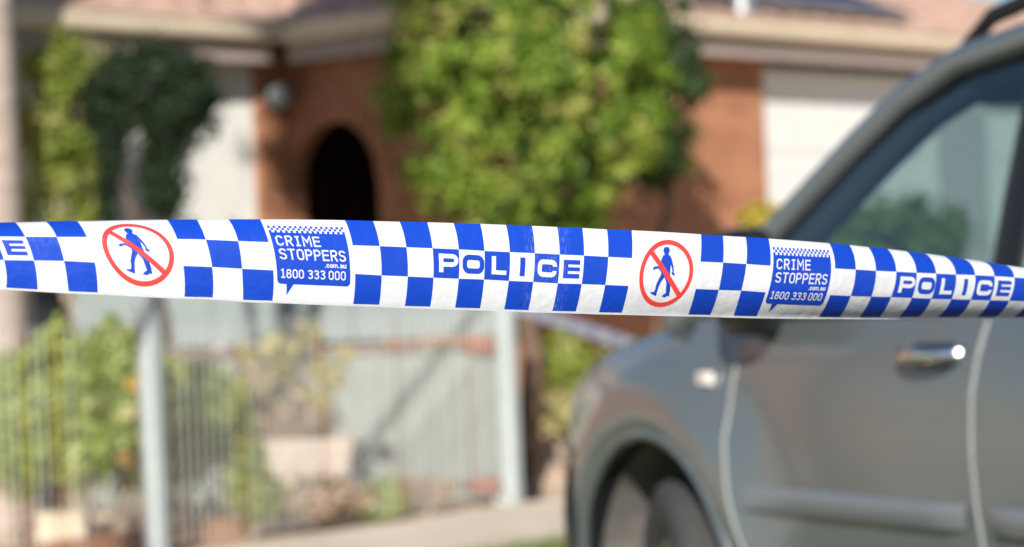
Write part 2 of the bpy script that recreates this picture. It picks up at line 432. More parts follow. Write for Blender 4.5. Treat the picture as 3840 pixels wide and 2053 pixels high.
# garage roof fittings
def on_roof(a, e, up=0.0):                                # point on the garage front slope, e metres up plan from eave
    return H(a, C_G - e, ZE + 0.11 + e * math.tan(R(PITCH_R)) + up)
slope = (HN * -1 * math.cos(R(PITCH_R)) + Vector((0, 0, math.sin(R(PITCH_R))))).normalized()
nrm = HT.cross(slope).normalized()
if nrm.z < 0: nrm = -nrm
Mroof = Matrix((HT, slope, nrm)).transposed()
words = ['nearest the trees', 'second from the trees', 'third from the trees', 'nearest the car']
for k in range(4):
    base = on_roof(15.28 + k * 0.68, 0.72, 0.07)
    e = tag(empty('solar_panel', base), 'dark framed solar panel on the garage roof, ' + words[k], 'solar panel', 'solar panels on the garage roof')
    e.rotation_euler = Mroof.to_euler()
    bm = bmesh.new(); add_box(bm, (0, 0, 0), (0.62, 1.25, 0.012)); obj('cell_glass', bm, M['solar'], e)
    for (cx, cy, sx, sy) in ((0, 0.635, 0.66, 0.02), (0, -0.635, 0.66, 0.02), (0.32, 0, 0.02, 1.25), (-0.32, 0, 0.02, 1.25)):
        bm = bmesh.new(); add_box(bm, (cx, cy, 0), (sx, sy, 0.036), None, 0.003); obj('frame_rail', bm, M['alu'], e)
    for s in (-0.4, 0.4):
        bm = bmesh.new(); add_box(bm, (0, s, -0.045), (0.7, 0.035, 0.05)); obj('mounting_rail', bm, M['alu'], e)
vb = on_roof(15.62, 0.17)
e = tag(empty('roof_vent', vb), 'shiny round metal turbine vent on the garage roof beside the solar panels', 'vent')
bm = bmesh.new(); add_lathe(bm, [(0.10, -0.1), (0.10, 0.12), (0.14, 0.13)], 20); obj('vent_throat', bm, M['alu'], e, True)
bm = bmesh.new(); add_lathe(bm, [(0.10, 0.13), (0.145, 0.17), (0.155, 0.23), (0.13, 0.30), (0.06, 0.34), (0.0, 0.345)], 24); obj('vent_head', bm, M['alu'], e, True)
for k in range(14):
    th = 2 * math.pi * k / 14; bm = bmesh.new()
    add_tube(bm, [(r * math.cos(th + t), r * math.sin(th + t), z) for r, z, t in ((0.125, 0.14, 0), (0.16, 0.19, 0.12), (0.165, 0.25, 0.25), (0.125, 0.315, 0.38))], 0.008, 5)
    obj('vane', bm, M['alu'], e)

# ------------------------------------------------------------------ foliage
def leaves(name, pts, nrms, size, mat_, parent, rnd, tint=None, aspect=0.55, fold=0.18, lift=0.6):
    n = len(pts); V = np.zeros((n * 4, 3)); 
    size = np.asarray(size) * np.ones(n)
    nr = np.asarray(nrms, float); nr /= np.linalg.norm(nr, axis=1)[:, None] + 1e-9
    rv = rnd.normal(size=(n, 3)); nr = nr * lift + rv * (1 - lift) * 0.8; nr /= np.linalg.norm(nr, axis=1)[:, None] + 1e-9
    rv2 = rnd.normal(size=(n, 3)); t = np.cross(nr, rv2); t /= np.linalg.norm(t, axis=1)[:, None] + 1e-9
    b = np.cross(nr, t); L = size[:, None]; p = np.asarray(pts)
    V[0::4] = p - t * L * 0.5; V[1::4] = p + b * L * aspect * 0.5 + nr * L * fold
    V[2::4] = p + t * L * 0.5; V[3::4] = p - b * L * aspect * 0.5 + nr * L * fold
    me = bpy.data.meshes.new(name)
    me.vertices.add(n * 4); me.vertices.foreach_set('co', V.ravel())
    idx = np.arange(n * 4).reshape(n, 4); tri = np.concatenate([idx[:, [0, 1, 2]], idx[:, [0, 2, 3]]], 1).reshape(-1, 3)
    me.loops.add(tri.size); me.loops.foreach_set('vertex_index', tri.ravel().astype(np.int32))
    me.polygons.add(len(tri)); me.polygons.foreach_set('loop_start', np.arange(0, tri.size, 3, dtype=np.int32))
    try: me.polygons.foreach_set('loop_total', np.full(len(tri), 3, dtype=np.int32))
    except Exception: pass
    me.update(); me.validate()
    at = me.attributes.new('tint', 'FLOAT', 'POINT')
    tv = rnd.random(n) if tint is None else tint
    at.data.foreach_set('value', np.repeat(np.clip(tv, 0, 1), 4).astype(np.float32))
    return link(name, me, mat_, parent)
def clumps(centre, radii, nclump, rcl, nleaf, rnd, shell=0.55, squash=1.0, keep=None):
    """Leaf points gathered in clumps over an ellipsoid; returns points, outward normals and a clump tint."""
    P_, N_, T_ = [], [], []
    c = np.asarray(centre, float); r = np.asarray(radii, float)
    while len(P_) < nclump:
        d = rnd.normal(size=3); d /= np.linalg.norm(d)
        q = d * r * (shell + (1.06 - shell) * rnd.random() ** 0.6)
        if keep is not None and not keep(c + q): continue
        rc = rcl * rnd.uniform(0.5, 1.5); tn = rnd.random()
        pd = rnd.normal(size=(nleaf, 3)); pd /= np.linalg.norm(pd, axis=1)[:, None]
        pr = np.abs(rnd.normal(0.62, 0.38, (nleaf, 1)))
        sq = rnd.uniform(0.6, 1.4, 3)
        P_.append(c + q + pd * pr * rc * sq * np.array([1, 1, squash])); N_.append(pd + d * 0.8 + np.array([0, 0, 0.4]))
        T_.append(np.clip(tn * 0.6 + rnd.random(nleaf) * 0.4, 0, 1))
    return np.concatenate(P_), np.concatenate(N_), np.concatenate(T_)
LM = {
 'bright': leaf_mat('bright green leaves', [(0.05, 0.115, 0.014), (0.12, 0.225, 0.024), (0.24, 0.36, 0.04), (0.42, 0.50, 0.085), (0.55, 0.36, 0.18)]),
 'dark': leaf_mat('shade darkened leaves', [(0.006, 0.015, 0.006), (0.012, 0.030, 0.009), (0.024, 0.050, 0.012)], 0.08, 0.7),  # colour darkened to stand in for shade on the weeping tree
 'olive': leaf_mat('yellow green leaves', [(0.14, 0.21, 0.03), (0.26, 0.33, 0.045), (0.34, 0.37, 0.09), (0.38, 0.32, 0.16)]),
 'garden': leaf_mat('soft green garden leaves', [(0.24, 0.32, 0.09), (0.35, 0.44, 0.10), (0.44, 0.52, 0.15), (0.50, 0.46, 0.25)]),
 'succ': leaf_mat('pale yellow succulent leaves', [(0.40, 0.36, 0.20), (0.48, 0.45, 0.17), (0.55, 0.50, 0.22), (0.50, 0.38, 0.28)], 0.2),
 'dry': leaf_mat('dry pinkish leaves', [(0.40, 0.28, 0.20), (0.48, 0.36, 0.27), (0.36, 0.30, 0.22)], 0.2),
 'yellow': leaf_mat('yellow flowers', [(0.60, 0.42, 0.04), (0.50, 0.40, 0.06), (0.20, 0.22, 0.05)], 0.2),
 'hedge': leaf_mat('hedge leaves', [(0.14, 0.19, 0.04), (0.22, 0.28, 0.06), (0.32, 0.36, 0.10)]),
 'mid': leaf_mat('deep green leaves', [(0.02, 0.05, 0.012), (0.045, 0.09, 0.02), (0.08, 0.13, 0.03)], 0.2),
 'grass': leaf_mat('grass blades', [(0.10, 0.16, 0.03), (0.17, 0.24, 0.05), (0.30, 0.28, 0.12)], 0.3),
}
def limb_set(name, base, tops, r0, r1, m, parent, rnd, wob=0.06, seg=6):
    bm = bmesh.new(); b = Vector(base)
    for tp in tops:
        tp = Vector(tp); pts = []
        for k in range(seg + 1):
            t = k / seg
            p = b.lerp(tp, t) + Vector(rnd.normal(size=3)) * wob * math.sin(math.pi * t)
            pts.append(p)
        add_tube(bm, pts, [r0 + (r1 - r0) * k / seg for k in range(seg + 1)], 7)
    return obj(name, bm, m, parent, True)
def plant(name, label, cat, base, group=None):
    return tag(empty(name, base), label, cat, group)

rnd = np.random.default_rng(5)
# lollipop tree in the middle
c = P(1965, 330, 16.9); base = Vector((c.x - 0.05, c.y, terrain(c.y)))
t = plant('clipped_tree', 'dense bright green rounded tree in front of the brick garage', 'tree', base)
loc = lambda p: np.asarray(p) - np.asarray(base)
pts, nr, tn = clumps(loc(c), (0.80, 0.78, 0.90), 235, 0.095, 80, rnd, 0.8)
p2, n2, t2 = clumps(loc(c + Vector((-0.22, 0, 0.42))), (0.62, 0.6, 0.62), 120, 0.095, 80, rnd, 0.74)
p3, n3, t3 = clumps(loc(c + Vector((0.05, 0, -0.42))), (0.56, 0.6, 0.46), 90, 0.095, 80, rnd, 0.74)
p4, n4, t4 = clumps(loc(c), (0.5, 0.5, 0.75), 45, 0.14, 50, rnd, 0.3); t4 = t4 * 0.15  # inner leaves tinted darkest, painting the shade inside the crown
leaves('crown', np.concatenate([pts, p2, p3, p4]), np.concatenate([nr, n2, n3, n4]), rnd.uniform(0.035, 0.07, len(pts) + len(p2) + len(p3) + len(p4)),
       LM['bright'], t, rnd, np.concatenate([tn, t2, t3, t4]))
limb_set('trunk', (0, 0, 0), [(0.05, 0, 1.5)], 0.07, 0.055, M['bark'], t, rnd, 0.02)
limb_set('branches', (0.05, 0, 1.15), [tuple(loc(c + Vector(o))) for o in ((-0.45, 0.1, 0.1), (0.45, -0.1, 0), (0.1, 0.3, 0.5), (-0.2, -0.3, 0.4), (0.2, -0.2, -0.2), (-0.3, 0.2, -0.25))], 0.04, 0.012, M['bark'], t, rnd, 0.04)
# darker tree behind its right shoulder
c = P(2455, 300, 17.5); base = Vector((c.x, c.y, terrain(c.y)))
t = plant('dark_shrub', 'dark green shrub behind the right side of the bright clipped tree', 'shrub', base)
loc = lambda p: np.asarray(p) - np.asarray(base)
pts, nr, tn = clumps(loc(c), (0.27, 0.25, 0.66), 90, 0.10, 80, rnd, 0.5)
leaves('crown', pts, nr, rnd.uniform(0.035, 0.07, len(pts)), LM['mid'], t, rnd, tn)
limb_set('trunk', (0, 0, 0), [tuple(loc(c + Vector((0, 0, -0.2)))), tuple(loc(c + Vector((0.1, 0, 0.2))))], 0.035, 0.015, M['bark'], t, rnd, 0.04)
# left: weeping tree with shade painted into its leaves, and its yellow-green neighbour
c = P(575, 430, 16.25); base = Vector((c.x, c.y, terrain(c.y)))
t = plant('weeping_tree', 'weeping tree with shade-darkened leaves in front of the white door', 'tree', base)
loc = lambda p: np.asarray(p) - np.asarray(base)
pts, nr, tn = clumps(loc(c + Vector((0, 0, 0.12))), (0.35, 0.32, 0.27), 110, 0.10, 85, rnd, 0.3)
hang = []
for (px, yb, w) in ((395, 830, 0.03), (420, 640, 0.04), (690, 520, 0.05), (575, 840, 0.035), (600, 800, 0.045), (640, 700, 0.05), (690, 560, 0.06), (740, 480, 0.05), (620, 850, 0.035), (385, 600, 0.05)):
    top, bot = P(px, 330, 16.25), P(px + rnd.uniform(-15, 25), yb, 16.2)
    for k in range(int((yb - 330) / 22)):
        q = top.lerp(bot, rnd.random()); hang.append((loc(q), w))
hp = np.concatenate([h + rnd.normal(size=(45, 3)) * np.array([w, w, 0.05]) for h, w in hang])
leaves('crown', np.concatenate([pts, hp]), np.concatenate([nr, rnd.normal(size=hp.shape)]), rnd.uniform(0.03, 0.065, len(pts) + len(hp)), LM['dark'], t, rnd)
limb_set('trunk', (0, 0, 0), [tuple(loc(c + Vector((-0.22, 0, 0.0)))), tuple(loc(c + Vector((0.02, 0, 0.1))))], 0.022, 0.012, M['bark'], t, rnd, 0.05)
c = P(235, 420, 16.6); base = Vector((c.x, c.y, terrain(c.y)))
t = plant('leafy_shrub', 'sunlit yellow-green shrub beside the palm trunk', 'shrub', base)
loc = lambda p: np.asarray(p) - np.asarray(base)
pts, nr, tn = clumps(loc(c), (0.29, 0.28, 0.42), 80, 0.10, 80, rnd, 0.4)
p2, n2, t2 = clumps(loc(c + Vector((0.02, 0, -0.55))), (0.27, 0.24, 0.48), 44, 0.085, 60, rnd, 0.3)
leaves('crown', np.concatenate([pts, p2]), np.concatenate([nr, n2]), rnd.uniform(0.03, 0.07, len(pts) + len(p2)), LM['olive'], t, rnd, np.concatenate([tn, t2]))
limb_set('trunk', (0, 0, 0), [tuple(loc(c + Vector((-0.1, 0, -0.1)))), tuple(loc(c + Vector((0.1, 0, 0.1)))), tuple(loc(c))], 0.03, 0.012, M['greybark'], t, rnd, 0.05)
# ------------------------------------------------------------------ palm trunk at the left edge
pb = P(-28, 1300, 15.9); pb = Vector((pb.x, 15.9, 0))
palm = plant('palm_tree', 'tall grey palm trunk at the left edge, its crown far overhead', 'tree', pb)
bm = bmesh.new(); rings = []
for k in range(120):
    z = k * 0.062; r = 0.205 - 0.0075 * z + (0.006 if k % 2 else 0.0); lean = 0.0
    rings.append([bm.verts.new((lean + r * math.cos(2 * math.pi * j / 22), r * math.sin(2 * math.pi * j / 22), z - 0.1)) for j in range(22)])
for i in range(len(rings) - 1):
    for j in range(22): bm.faces.new([rings[i][j], rings[i][(j + 1) % 22], rings[i + 1][(j + 1) % 22], rings[i + 1][j]])
obj('trunk', bm, M['palm'], palm, True)
bm = bmesh.new(); pr = random.Random(3)
for k in range(18):
    th = 2 * math.pi * k / 18 + pr.uniform(-.1, .1); el = pr.uniform(0.1, 1.1); prev = None; n = 14
    p = Vector((-0.13, 0, 7.2)); d = Vector((math.cos(th) * math.cos(el), math.sin(th) * math.cos(el), math.sin(el)))
    side = Vector((-math.sin(th), math.cos(th), 0))
    for j in range(n):
        q = p + d * 0.17; w = 0.42 * math.sin(math.pi * (j + 1) / (n + 1)) + 0.05
        for s in (-1, 1):
            for m_ in range(3):
                a = p.lerp(q, m_ / 3); b = a + side * s * w + d * w * 0.6 + Vector((0, 0, -w * 0.45))
                bm.faces.new([bm.verts.new(a), bm.verts.new(a + d * 0.03), bm.verts.new(b)])
        p = q; d = (d + Vector((0, 0, -0.11))).normalized()
o = obj('crown', bm, mat('palm frond', (0.07, 0.12, 0.03), 0.5, var=0.2), palm)

# ------------------------------------------------------------------ unseen tree added outside the frame to shade the porch
sb = Vector((-2.42, 8.5, 0))
st = plant('shade_tree', 'tall unseen tree added out of frame so its crown shades the porch', 'tree', sb)
bm = bmesh.new()
add_tube(bm, [(0, 0, -0.1), (0.02, 0, 1.5), (-0.02, 0, 3.2), (0.1, 0, 4.6), (0.3, 0.1, 6.0), (0.45, 0.1, 7.2)], [0.12, 0.10, 0.095, 0.08, 0.06, 0.03], 10)
obj('trunk', bm, M['bark'], st, True)
bm = bmesh.new()
add_tube(bm, [(-0.02, 0, 3.3), (0.25, 0, 3.9), (0.62, 0, 4.35), (1.0, 0, 4.75), (1.36, 0, 5.1), (1.5, 0, 5.9)], [0.034, 0.030, 0.026, 0.023, 0.02, 0.014], 8)  # low limb slanted to throw a diagonal shadow on the gate
add_tube(bm, [(0.1, 0, 4.6), (0.5, 0.2, 5.4), (0.9, 0.1, 6.4), (1.1, 0, 7.0)], [0.05, 0.045, 0.03, 0.015], 8)
add_tube(bm, [(0.05, 0, 4.4), (-0.1, -0.3, 5.5), (0.2, -0.4, 6.6)], [0.045, 0.03, 0.015], 8)
obj('branches', bm, M['bark'], st, True)
pts, nr, tn = clumps((0.40, 0, 7.6), (0.66, 0.9, 1.45), 340, 0.17, 80, rnd, 0.15)
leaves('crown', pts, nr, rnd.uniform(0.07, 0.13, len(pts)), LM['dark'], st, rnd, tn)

# ------------------------------------------------------------------ wire fence
HTOP = 1.20
fence = tag(empty('wire_fence', F0), 'low wire fence with grey posts in front of the garden', 'fence')
fl = lambda a, z=0.0, c=0.0: FD * a + FN * c + Vector((0, 0, z))
Mf = Matrix((FD, -FN, Vector((0, 0, 1)))).transposed()
post_me = None
for a in (0.0, -3.13, -6.14):
    bm = bmesh.new()
    add_box(bm, (0, 0, HTOP / 2 - 0.1), (0.085, 0.085, HTOP + 0.2), None, 0.006)
    o = obj('post', bm, M['galv'], fence); o.location = fl(a); o.rotation_euler = Mf.to_euler()
    bm = bmesh.new(); add_box(bm, (0, 0, HTOP + 0.01), (0.094, 0.094, 0.02), None, 0.006)
    cp = obj('post_cap', bm, M['galv'], o)
bm = bmesh.new(); add_tube(bm, [(0, 0, 0.0), (0, 0, 1.06)], 0.0029, 6); wme = bpy.data.meshes.new('wire'); bm.to_mesh(wme); bm.free(); wme.materials.append(M['wire'])
bm = bmesh.new(); add_tube(bm, [(0, 0, 0.0), (0, 0, 1.06)], 0.0029, 6); wme2 = bpy.data.meshes.new('wire'); bm.to_mesh(wme2); bm.free(); wme2.materials.append(M['rustwire'])
a = -6.05; k = 0
while a < -0.05:
    if abs(a + 3.13) > 0.05:
        o = bpy.data.objects.new('wire', wme2 if (k % 4 == 1 and a < -3.1) or k % 11 == 3 else wme); COL.objects.link(o); o.parent = fence
        o.location = fl(a, 0.05) + Vector((0, 0, 0))
    a += 0.062; k += 1
for z in (0.07, 0.42, 0.78, 1.10):
    for a0, a1 in ((-6.1, -3.18), (-3.08, -0.045)):
        bm = bmesh.new(); add_tube(bm, [fl(a0, z, 0.004), fl((a0 + a1) / 2, z - 0.006, 0.004), fl(a1, z, 0.004)], 0.0022, 6)
        obj('line_wire', bm, M['wire'], fence)

# ------------------------------------------------------------------ steel gate behind the fence
gl, gr = P(285, 1300, 16.55), P(1868, 1300, 16.15)
gb = Vector((gl.x, gl.y, 0)); ge = Vector((gr.x, gr.y, 0)); gd = (ge - gb).normalized(); gn = Vector((gd.y, -gd.x, 0)); GL = (ge - gb).length
gate = tag(empty('steel_gate', gb), 'pale grey ribbed steel gate with rust red rails behind the wire fence', 'gate')
gp = lambda s, c, z: gd * s + gn * c + Vector((0, 0, z))
nsh = 3; w = GL / nsh
for k in range(nsh):                                      # ribbed lower sheets
    bm = bmesh.new(); cols = []; s = 0.0
    prof = [(0.0, 0.0), (0.075, 0.0), (0.09, 0.016), (0.135, 0.016), (0.15, 0.0)]
    while s < w - 0.16:
        for ds, c in prof[:-1]: cols.append((s + ds, c))
        s += 0.15
    cols.append((s, 0.0)); cols.append((w - 0.004, 0.0))
    lo = [bm.verts.new(gp(k * w + s_, c, 0.04)) for s_, c in cols]; hi = [bm.verts.new(gp(k * w + s_, c, 0.905)) for s_, c in cols]
    for i in range(len(cols) - 1): bm.faces.new([lo[i], lo[i + 1], hi[i + 1], hi[i]])
    bmesh.ops.solidify(bm, geom=bm.faces[:], thickness=0.003)
    obj('ribbed_sheet', bm, M['sheet'], gate)
    bm = bmesh.new()
    Mg = Matrix((gd, -gn, Vector((0, 0, 1)))).transposed()
    add_box(bm, gp(k * w + w / 2, 0.02, 1.17), (w - 0.006, 0.012, 0.42), Mg, 0.003)
    obj('flat_panel', bm, M['sheetpanel'], gate)
for z, s0 in ((0.915, 0.55), (0.125, 1.7)):
    bm = bmesh.new(); add_box(bm, gp((s0 + GL) / 2, 0.034, z), (GL - s0, 0.03, 0.035), Mg, 0.004); r = obj('rail', bm, M['redrail'], gate)
    bm = bmesh.new(); add_box(bm, gp(GL - 0.085, 0.05, z - 0.01), (0.15, 0.034, 0.085), Mg, 0.006); obj('rail_bracket', bm, mat('brick red paint', (0.27, 0.085, 0.055), 0.6), r)
for s in (0.03, GL - 0.03):
    bm = bmesh.new(); add_box(bm, gp(s, -0.03, 0.65), (0.05, 0.05, 1.4), Mg, 0.004); obj('upright', bm, M['galv'], gate)

# dark box standing in for a dark opening between palm and gate
bb = P(200, 1250, 16.75); bb = Vector((bb.x, bb.y, terrain(bb.y)))
cab = tag(empty('dark_box', bb), 'dark box standing in for the dark opening between the palm trunk and the steel gate', 'dark box')
bm = bmesh.new(); add_box(bm, (0, 0.1, 0.72), (0.235, 0.2, 1.48), None, 0.008); obj('box_body', bm, M['boxgrey'], cab, True)
bm = bmesh.new(); add_box(bm, (0, -0.006, 1.33), (0.215, 0.016, 0.25), None, 0.004); up_ = obj('box_panel', bm, M['boxdark'], cab, True)
bm = bmesh.new(); add_box(bm, (0, -0.006, 0.62), (0.215, 0.016, 1.08), None, 0.004); dn_ = obj('box_panel', bm, M['boxgrey'], cab, True)
for k in range(6):
    bm = bmesh.new(); add_box(bm, (0, -0.02, 0.86 + 0.045 * k), (0.17, 0.012, 0.02), Matrix.Rotation(R(30), 3, 'X')); obj('louvre', bm, M['boxgrey'], dn_)
bm = bmesh.new(); add_tube(bm, [(0.08, -0.02, 1.25), (0.08, -0.035, 1.27), (0.08, -0.035, 1.33), (0.08, -0.02, 1.35)], 0.006, 6); obj('handle', bm, M['alu'], up_)

# ------------------------------------------------------------------ garden plants behind the fence
def shrub(name, label, px, py, d, rx, rz, n, m, cl=0.075, leaf=(0.04, 0.08), stems=5, group='garden shrubs behind the fence', shell=0.35, ry=None, nl=60):
    c = P(px, py, d); base = Vector((c.x, c.y, terrain(c.y)))
    t = plant(name, label, 'shrub', base, group)
    lc = np.asarray(c - base); ry = ry or rx * 0.8
    pts, nr, tn = clumps(lc, (rx, ry, rz), int(n * 2.3), cl, nl, rnd, shell)
    ok = pts[:, 2] > 0.02
    pts, nr, tn = pts[ok], nr[ok], tn[ok]
    leaves('foliage', pts, nr, rnd.uniform(leaf[0], leaf[1], len(pts)), LM[m], t, rnd, tn)
    tops = [tuple(lc + np.array([rnd.uniform(-.7, .7) * rx, rnd.uniform(-.6, .6) * ry, rnd.uniform(-.3, .6) * rz])) for _ in range(stems)]
    limb_set('stems', (0, 0, 0), tops, 0.012, 0.005, M['greybark'], t, rnd, 0.04)
    return t, base
shrub('garden_shrub', 'rounded green shrub at the left edge below the palm trunk', 70, 1530, 14.1, 0.22, 0.30, 34, 'garden')
shrub('garden_shrub', 'green shrub above the cream stone block', 250, 1480, 14.2, 0.22, 0.31, 36, 'garden')
s_, b_ = shrub('garden_shrub', 'green shrub with orange and cream flowers left of the fence post', 455, 1510, 14.3, 0.22, 0.31, 38, 'garden')
for px, py, col in ((500, 1445, (0.62, 0.30, 0.05)), (484, 1545, (0.70, 0.56, 0.40)), (470, 1720, (0.50, 0.26, 0.10))):
    q = P(px, py, 14.02) - b_; bm = bmesh.new()
    for k in range(7):
        th = 2 * math.pi * k / 7; cth, sth = math.cos(th), math.sin(th)
        A = [q + Vector((0.008 * cth, -0.004, 0.008 * sth)), q + Vector((0.028 * math.cos(th - .35), -0.012, 0.028 * math.sin(th - .35))), q + Vector((0.04 * cth, -0.006, 0.04 * sth)), q + Vector((0.028 * math.cos(th + .35), -0.012, 0.028 * math.sin(th + .35)))]
        bm.faces.new([bm.verts.new(x) for x in A])
    obj('flower', bm, mat('petals', col, 0.6), s_)
shrub('garden_shrub', 'tall leafy shoot rising above the shrubs left of the fence post', 415, 1330, 14.35, 0.07, 0.16, 9, 'garden', 0.05, stems=2)
shrub('garden_shrub', 'green shrub just right of the fence post', 700, 1530, 14.7, 0.16, 0.24, 26, 'garden')
shrub('garden_shrub', 'low green shrub between the fence post and the pale succulent', 830, 1570, 14.9, 0.14, 0.22, 22, 'garden')
shrub('garden_shrub', 'dark leafy clump at the foot of the fence post', 690, 1690, 14.8, 0.13, 0.16, 16, 'hedge', 0.06)
shrub('garden_shrub', 'yellow-green low plant left of the pink planter', 935, 1820, 14.3, 0.09, 0.20, 16, 'olive', 0.05)
shrub('garden_shrub', 'small yellow-green tuft behind the fence in the middle of the garden', 1440, 1880, 15.2, 0.13, 0.10, 10, 'garden', 0.05)
shrub('garden_shrub', 'leafy green bush at the wall between fence end and car', 2130, 1370, 17.2, 0.13, 0.22, 22, 'olive', 0.07, nl=60)
shrub('garden_shrub', 'dry ochre plant at the foot of the wall beside the car', 2120, 1545, 17.0, 0.16, 0.07, 12, 'succ', 0.06)
shrub('garden_shrub', 'yellow flowering plant in front of the garage door', 2850, 830, 17.3, 0.10, 0.11, 9, 'yellow', 0.05)
shrub('garden_hedge', 'green hedge seen through the car window in front of the garage doors', 3290, 905, 18.2, 0.55, 0.30, 46, 'hedge', 0.11, nl=60)
shrub('garden_shrub', 'green shrub right above the cream stone trough, low down', 330, 1690, 14.15, 0.15, 0.14, 16, 'garden')
shrub('garden_shrub', 'green shrub hard against the left side of the fence post', 520, 1690, 14.4, 0.13, 0.15, 15, 'garden')
shrub('garden_shrub', 'low dry plants along the bottom of the fence at the far left', 60, 1770, 14.0, 0.14, 0.10, 10, 'olive', 0.05)
# pale succulent in a pink planter
pb_ = G(1165, 1850, 0.0); pd = 15.0
c0 = P(1165, 1720, pd); pbase = Vector((c0.x, c0.y, 0))
pt = tag(empty('trough_planter', pbase), 'pale pink trough planter standing behind the wire fence', 'planter')
bm = bmesh.new(); vs = []
for z, w_, d_ in ((0.27, 0.20, 0.10), (0.47, 0.235, 0.13), (0.47, 0.21, 0.105), (0.42, 0.205, 0.10)):
    vs.append([bm.verts.new((sx * w_, sy * d_, z)) for sx, sy in ((-1, -1), (1, -1), (1, 1), (-1, 1))])
bm.faces.new(vs[0][::-1])
for j in range(3):
    for i in range(4): bm.faces.new([vs[j][i], vs[j][(i + 1) % 4], vs[j + 1][(i + 1) % 4], vs[j + 1][i]])
bm.faces.new(vs[3])
bmesh.ops.bevel(bm, geom=bm.edges[:], offset=0.006, segments=2, affect='EDGES')
obj('trough', bm, M['terracotta'], pt)
for s in (-1, 1):
    bm = bmesh.new(); add_box(bm, (s * 0.13, 0, 0.135), (0.10, 0.18, 0.269), None, 0.008); obj('foot_block', bm, M['cream'], pt)
sc = Vector((pbase.x, pbase.y, 0.42))
succ = plant('succulent', 'tall pale succulent with yellow rosettes growing in the pink planter', 'plant', sc)
tops = []; P_, N_, T_ = [], [], []
for px, py, r in ((1160, 1250, 0.055), (1105, 1320, 0.055), (1245, 1420, 0.055), (1060, 1400, 0.05), (1180, 1370, 0.045), (960, 1400, 0.05), (1020, 1300, 0.05), (930, 1330, 0.04), (1210, 1500, 0.04), (1130, 1470, 0.045), (990, 1480, 0.04), (1290, 1330, 0.035)):
    q = np.asarray(P(px, py, pd + rnd.uniform(-.12, .12)) - sc); tops.append(tuple(q))
    dd = rnd.normal(size=(70, 3)); dd /= np.linalg.norm(dd, axis=1)[:, None]
    P_.append(q + dd * r * 1.35 * rnd.random((70, 1)) ** 0.4); N_.append(dd + np.array([0, 0, .5])); T_.append(np.clip(rnd.normal(0.5, 0.25, 70), 0, 1))
for p_, n_, t_ in zip(P_, N_, T_): leaves('rosette', p_, n_, rnd.uniform(0.045, 0.085, 70), LM['succ'], succ, rnd, t_)
limb_set('stems', (0, 0, 0), tops, 0.010, 0.006, M['greybark'], succ, rnd, 0.05)
pts, nr, tn = clumps((-0.02, 0, 0.12), (0.17, 0.10, 0.13), 22, 0.06, 40, rnd, 0.3)
leaves('dry_leaves', pts, nr, rnd.uniform(0.03, 0.06, len(pts)), LM['dry'], succ, rnd, tn)
# dry spindly plant left of the planter
t, _ = shrub('garden_shrub', 'dry twiggy plant between green shrubs and the pink planter', 960, 1560, 15.05, 0.11, 0.26, 16, 'dry', 0.06, stems=9)
shrub('garden_shrub', 'dry pinkish ground plant in front of the pink planter', 1180, 1870, 14.55, 0.28, 0.06, 22, 'dry', 0.05, stems=4)
shrub('garden_shrub', 'small dry tuft near the gate foot by the fence', 1600, 1850, 15.6, 0.13, 0.06, 9, 'dry', 0.05, stems=4)

# cream block and terracotta edging
q = G(240, 1905, 0.0); q = P(240, 1905, 13.75); cb = Vector((q.x, q.y, 0))
blk = tag(empty('stone_trough', cb), 'cream stone trough under the green shrubs at lower left', 'trough')
bm = bmesh.new(); add_box(bm, (0, 0, 0.095), (0.24, 0.2, 0.19), None, 0.018); bmesh.ops.translate(bm, verts=bm.verts, vec=(0, 0, 0.0)); 
obj('trough_body', bm, M['cream'], blk, True)
bm = bmesh.new(); add_box(bm, (0, 0, 0.197), (0.255, 0.215, 0.03), None, 0.01); obj('trough_rim', bm, M['cream'], blk, True)
tb = mat('terracotta edging', (0.48, 0.24, 0.13), 0.9, var=0.15, scale=4)
bm = bmesh.new(); add_box(bm, (0, 0, 0.045), (0.22, 0.10, 0.13), None, 0.006); eme = bpy.data.meshes.new('edging_brick'); bm.to_mesh(eme); bm.free(); eme.materials.append(tb)
ORD = ['first', 'second', 'third', 'fourth', 'fifth', 'sixth', 'seventh', 'eighth', 'ninth']
for k in range(9):
    a = -4.05 + k * 0.235; p = FP(a, -0.32, 0)
    o = bpy.data.objects.new('edging_brick', eme); COL.objects.link(o); o.location = p; o.rotation_euler = (0, 0, math.atan2(FD.y, FD.x) + rnd.uniform(-.05, .05))
    tag(o, 'orange terracotta brick in the edging row behind the wire fence, %s from the left' % ORD[k], 'brick', 'terracotta edging bricks')
# black pot by the far fence post
q = G(2005, 1880, 0.0)
pot = tag(empty('black_pot', (q.x, q.y, 0)), 'small black plastic pot on the ground right of the far fence post', 'pot')
bm = bmesh.new(); add_lathe(bm, [(0.035, 0.0), (0.05, 0.085), (0.055, 0.085), (0.055, 0.105), (0.047, 0.105), (0.042, 0.07), (0.0, 0.07)], 24); obj('pot_body', bm, M['black'], pot, True)
bm = bmesh.new(); add_lathe(bm, [(0.0, 0.071), (0.042, 0.075), (0.02, 0.083), (0.0, 0.085)], 16); obj('soil', bm, M['timberdark'], pot)

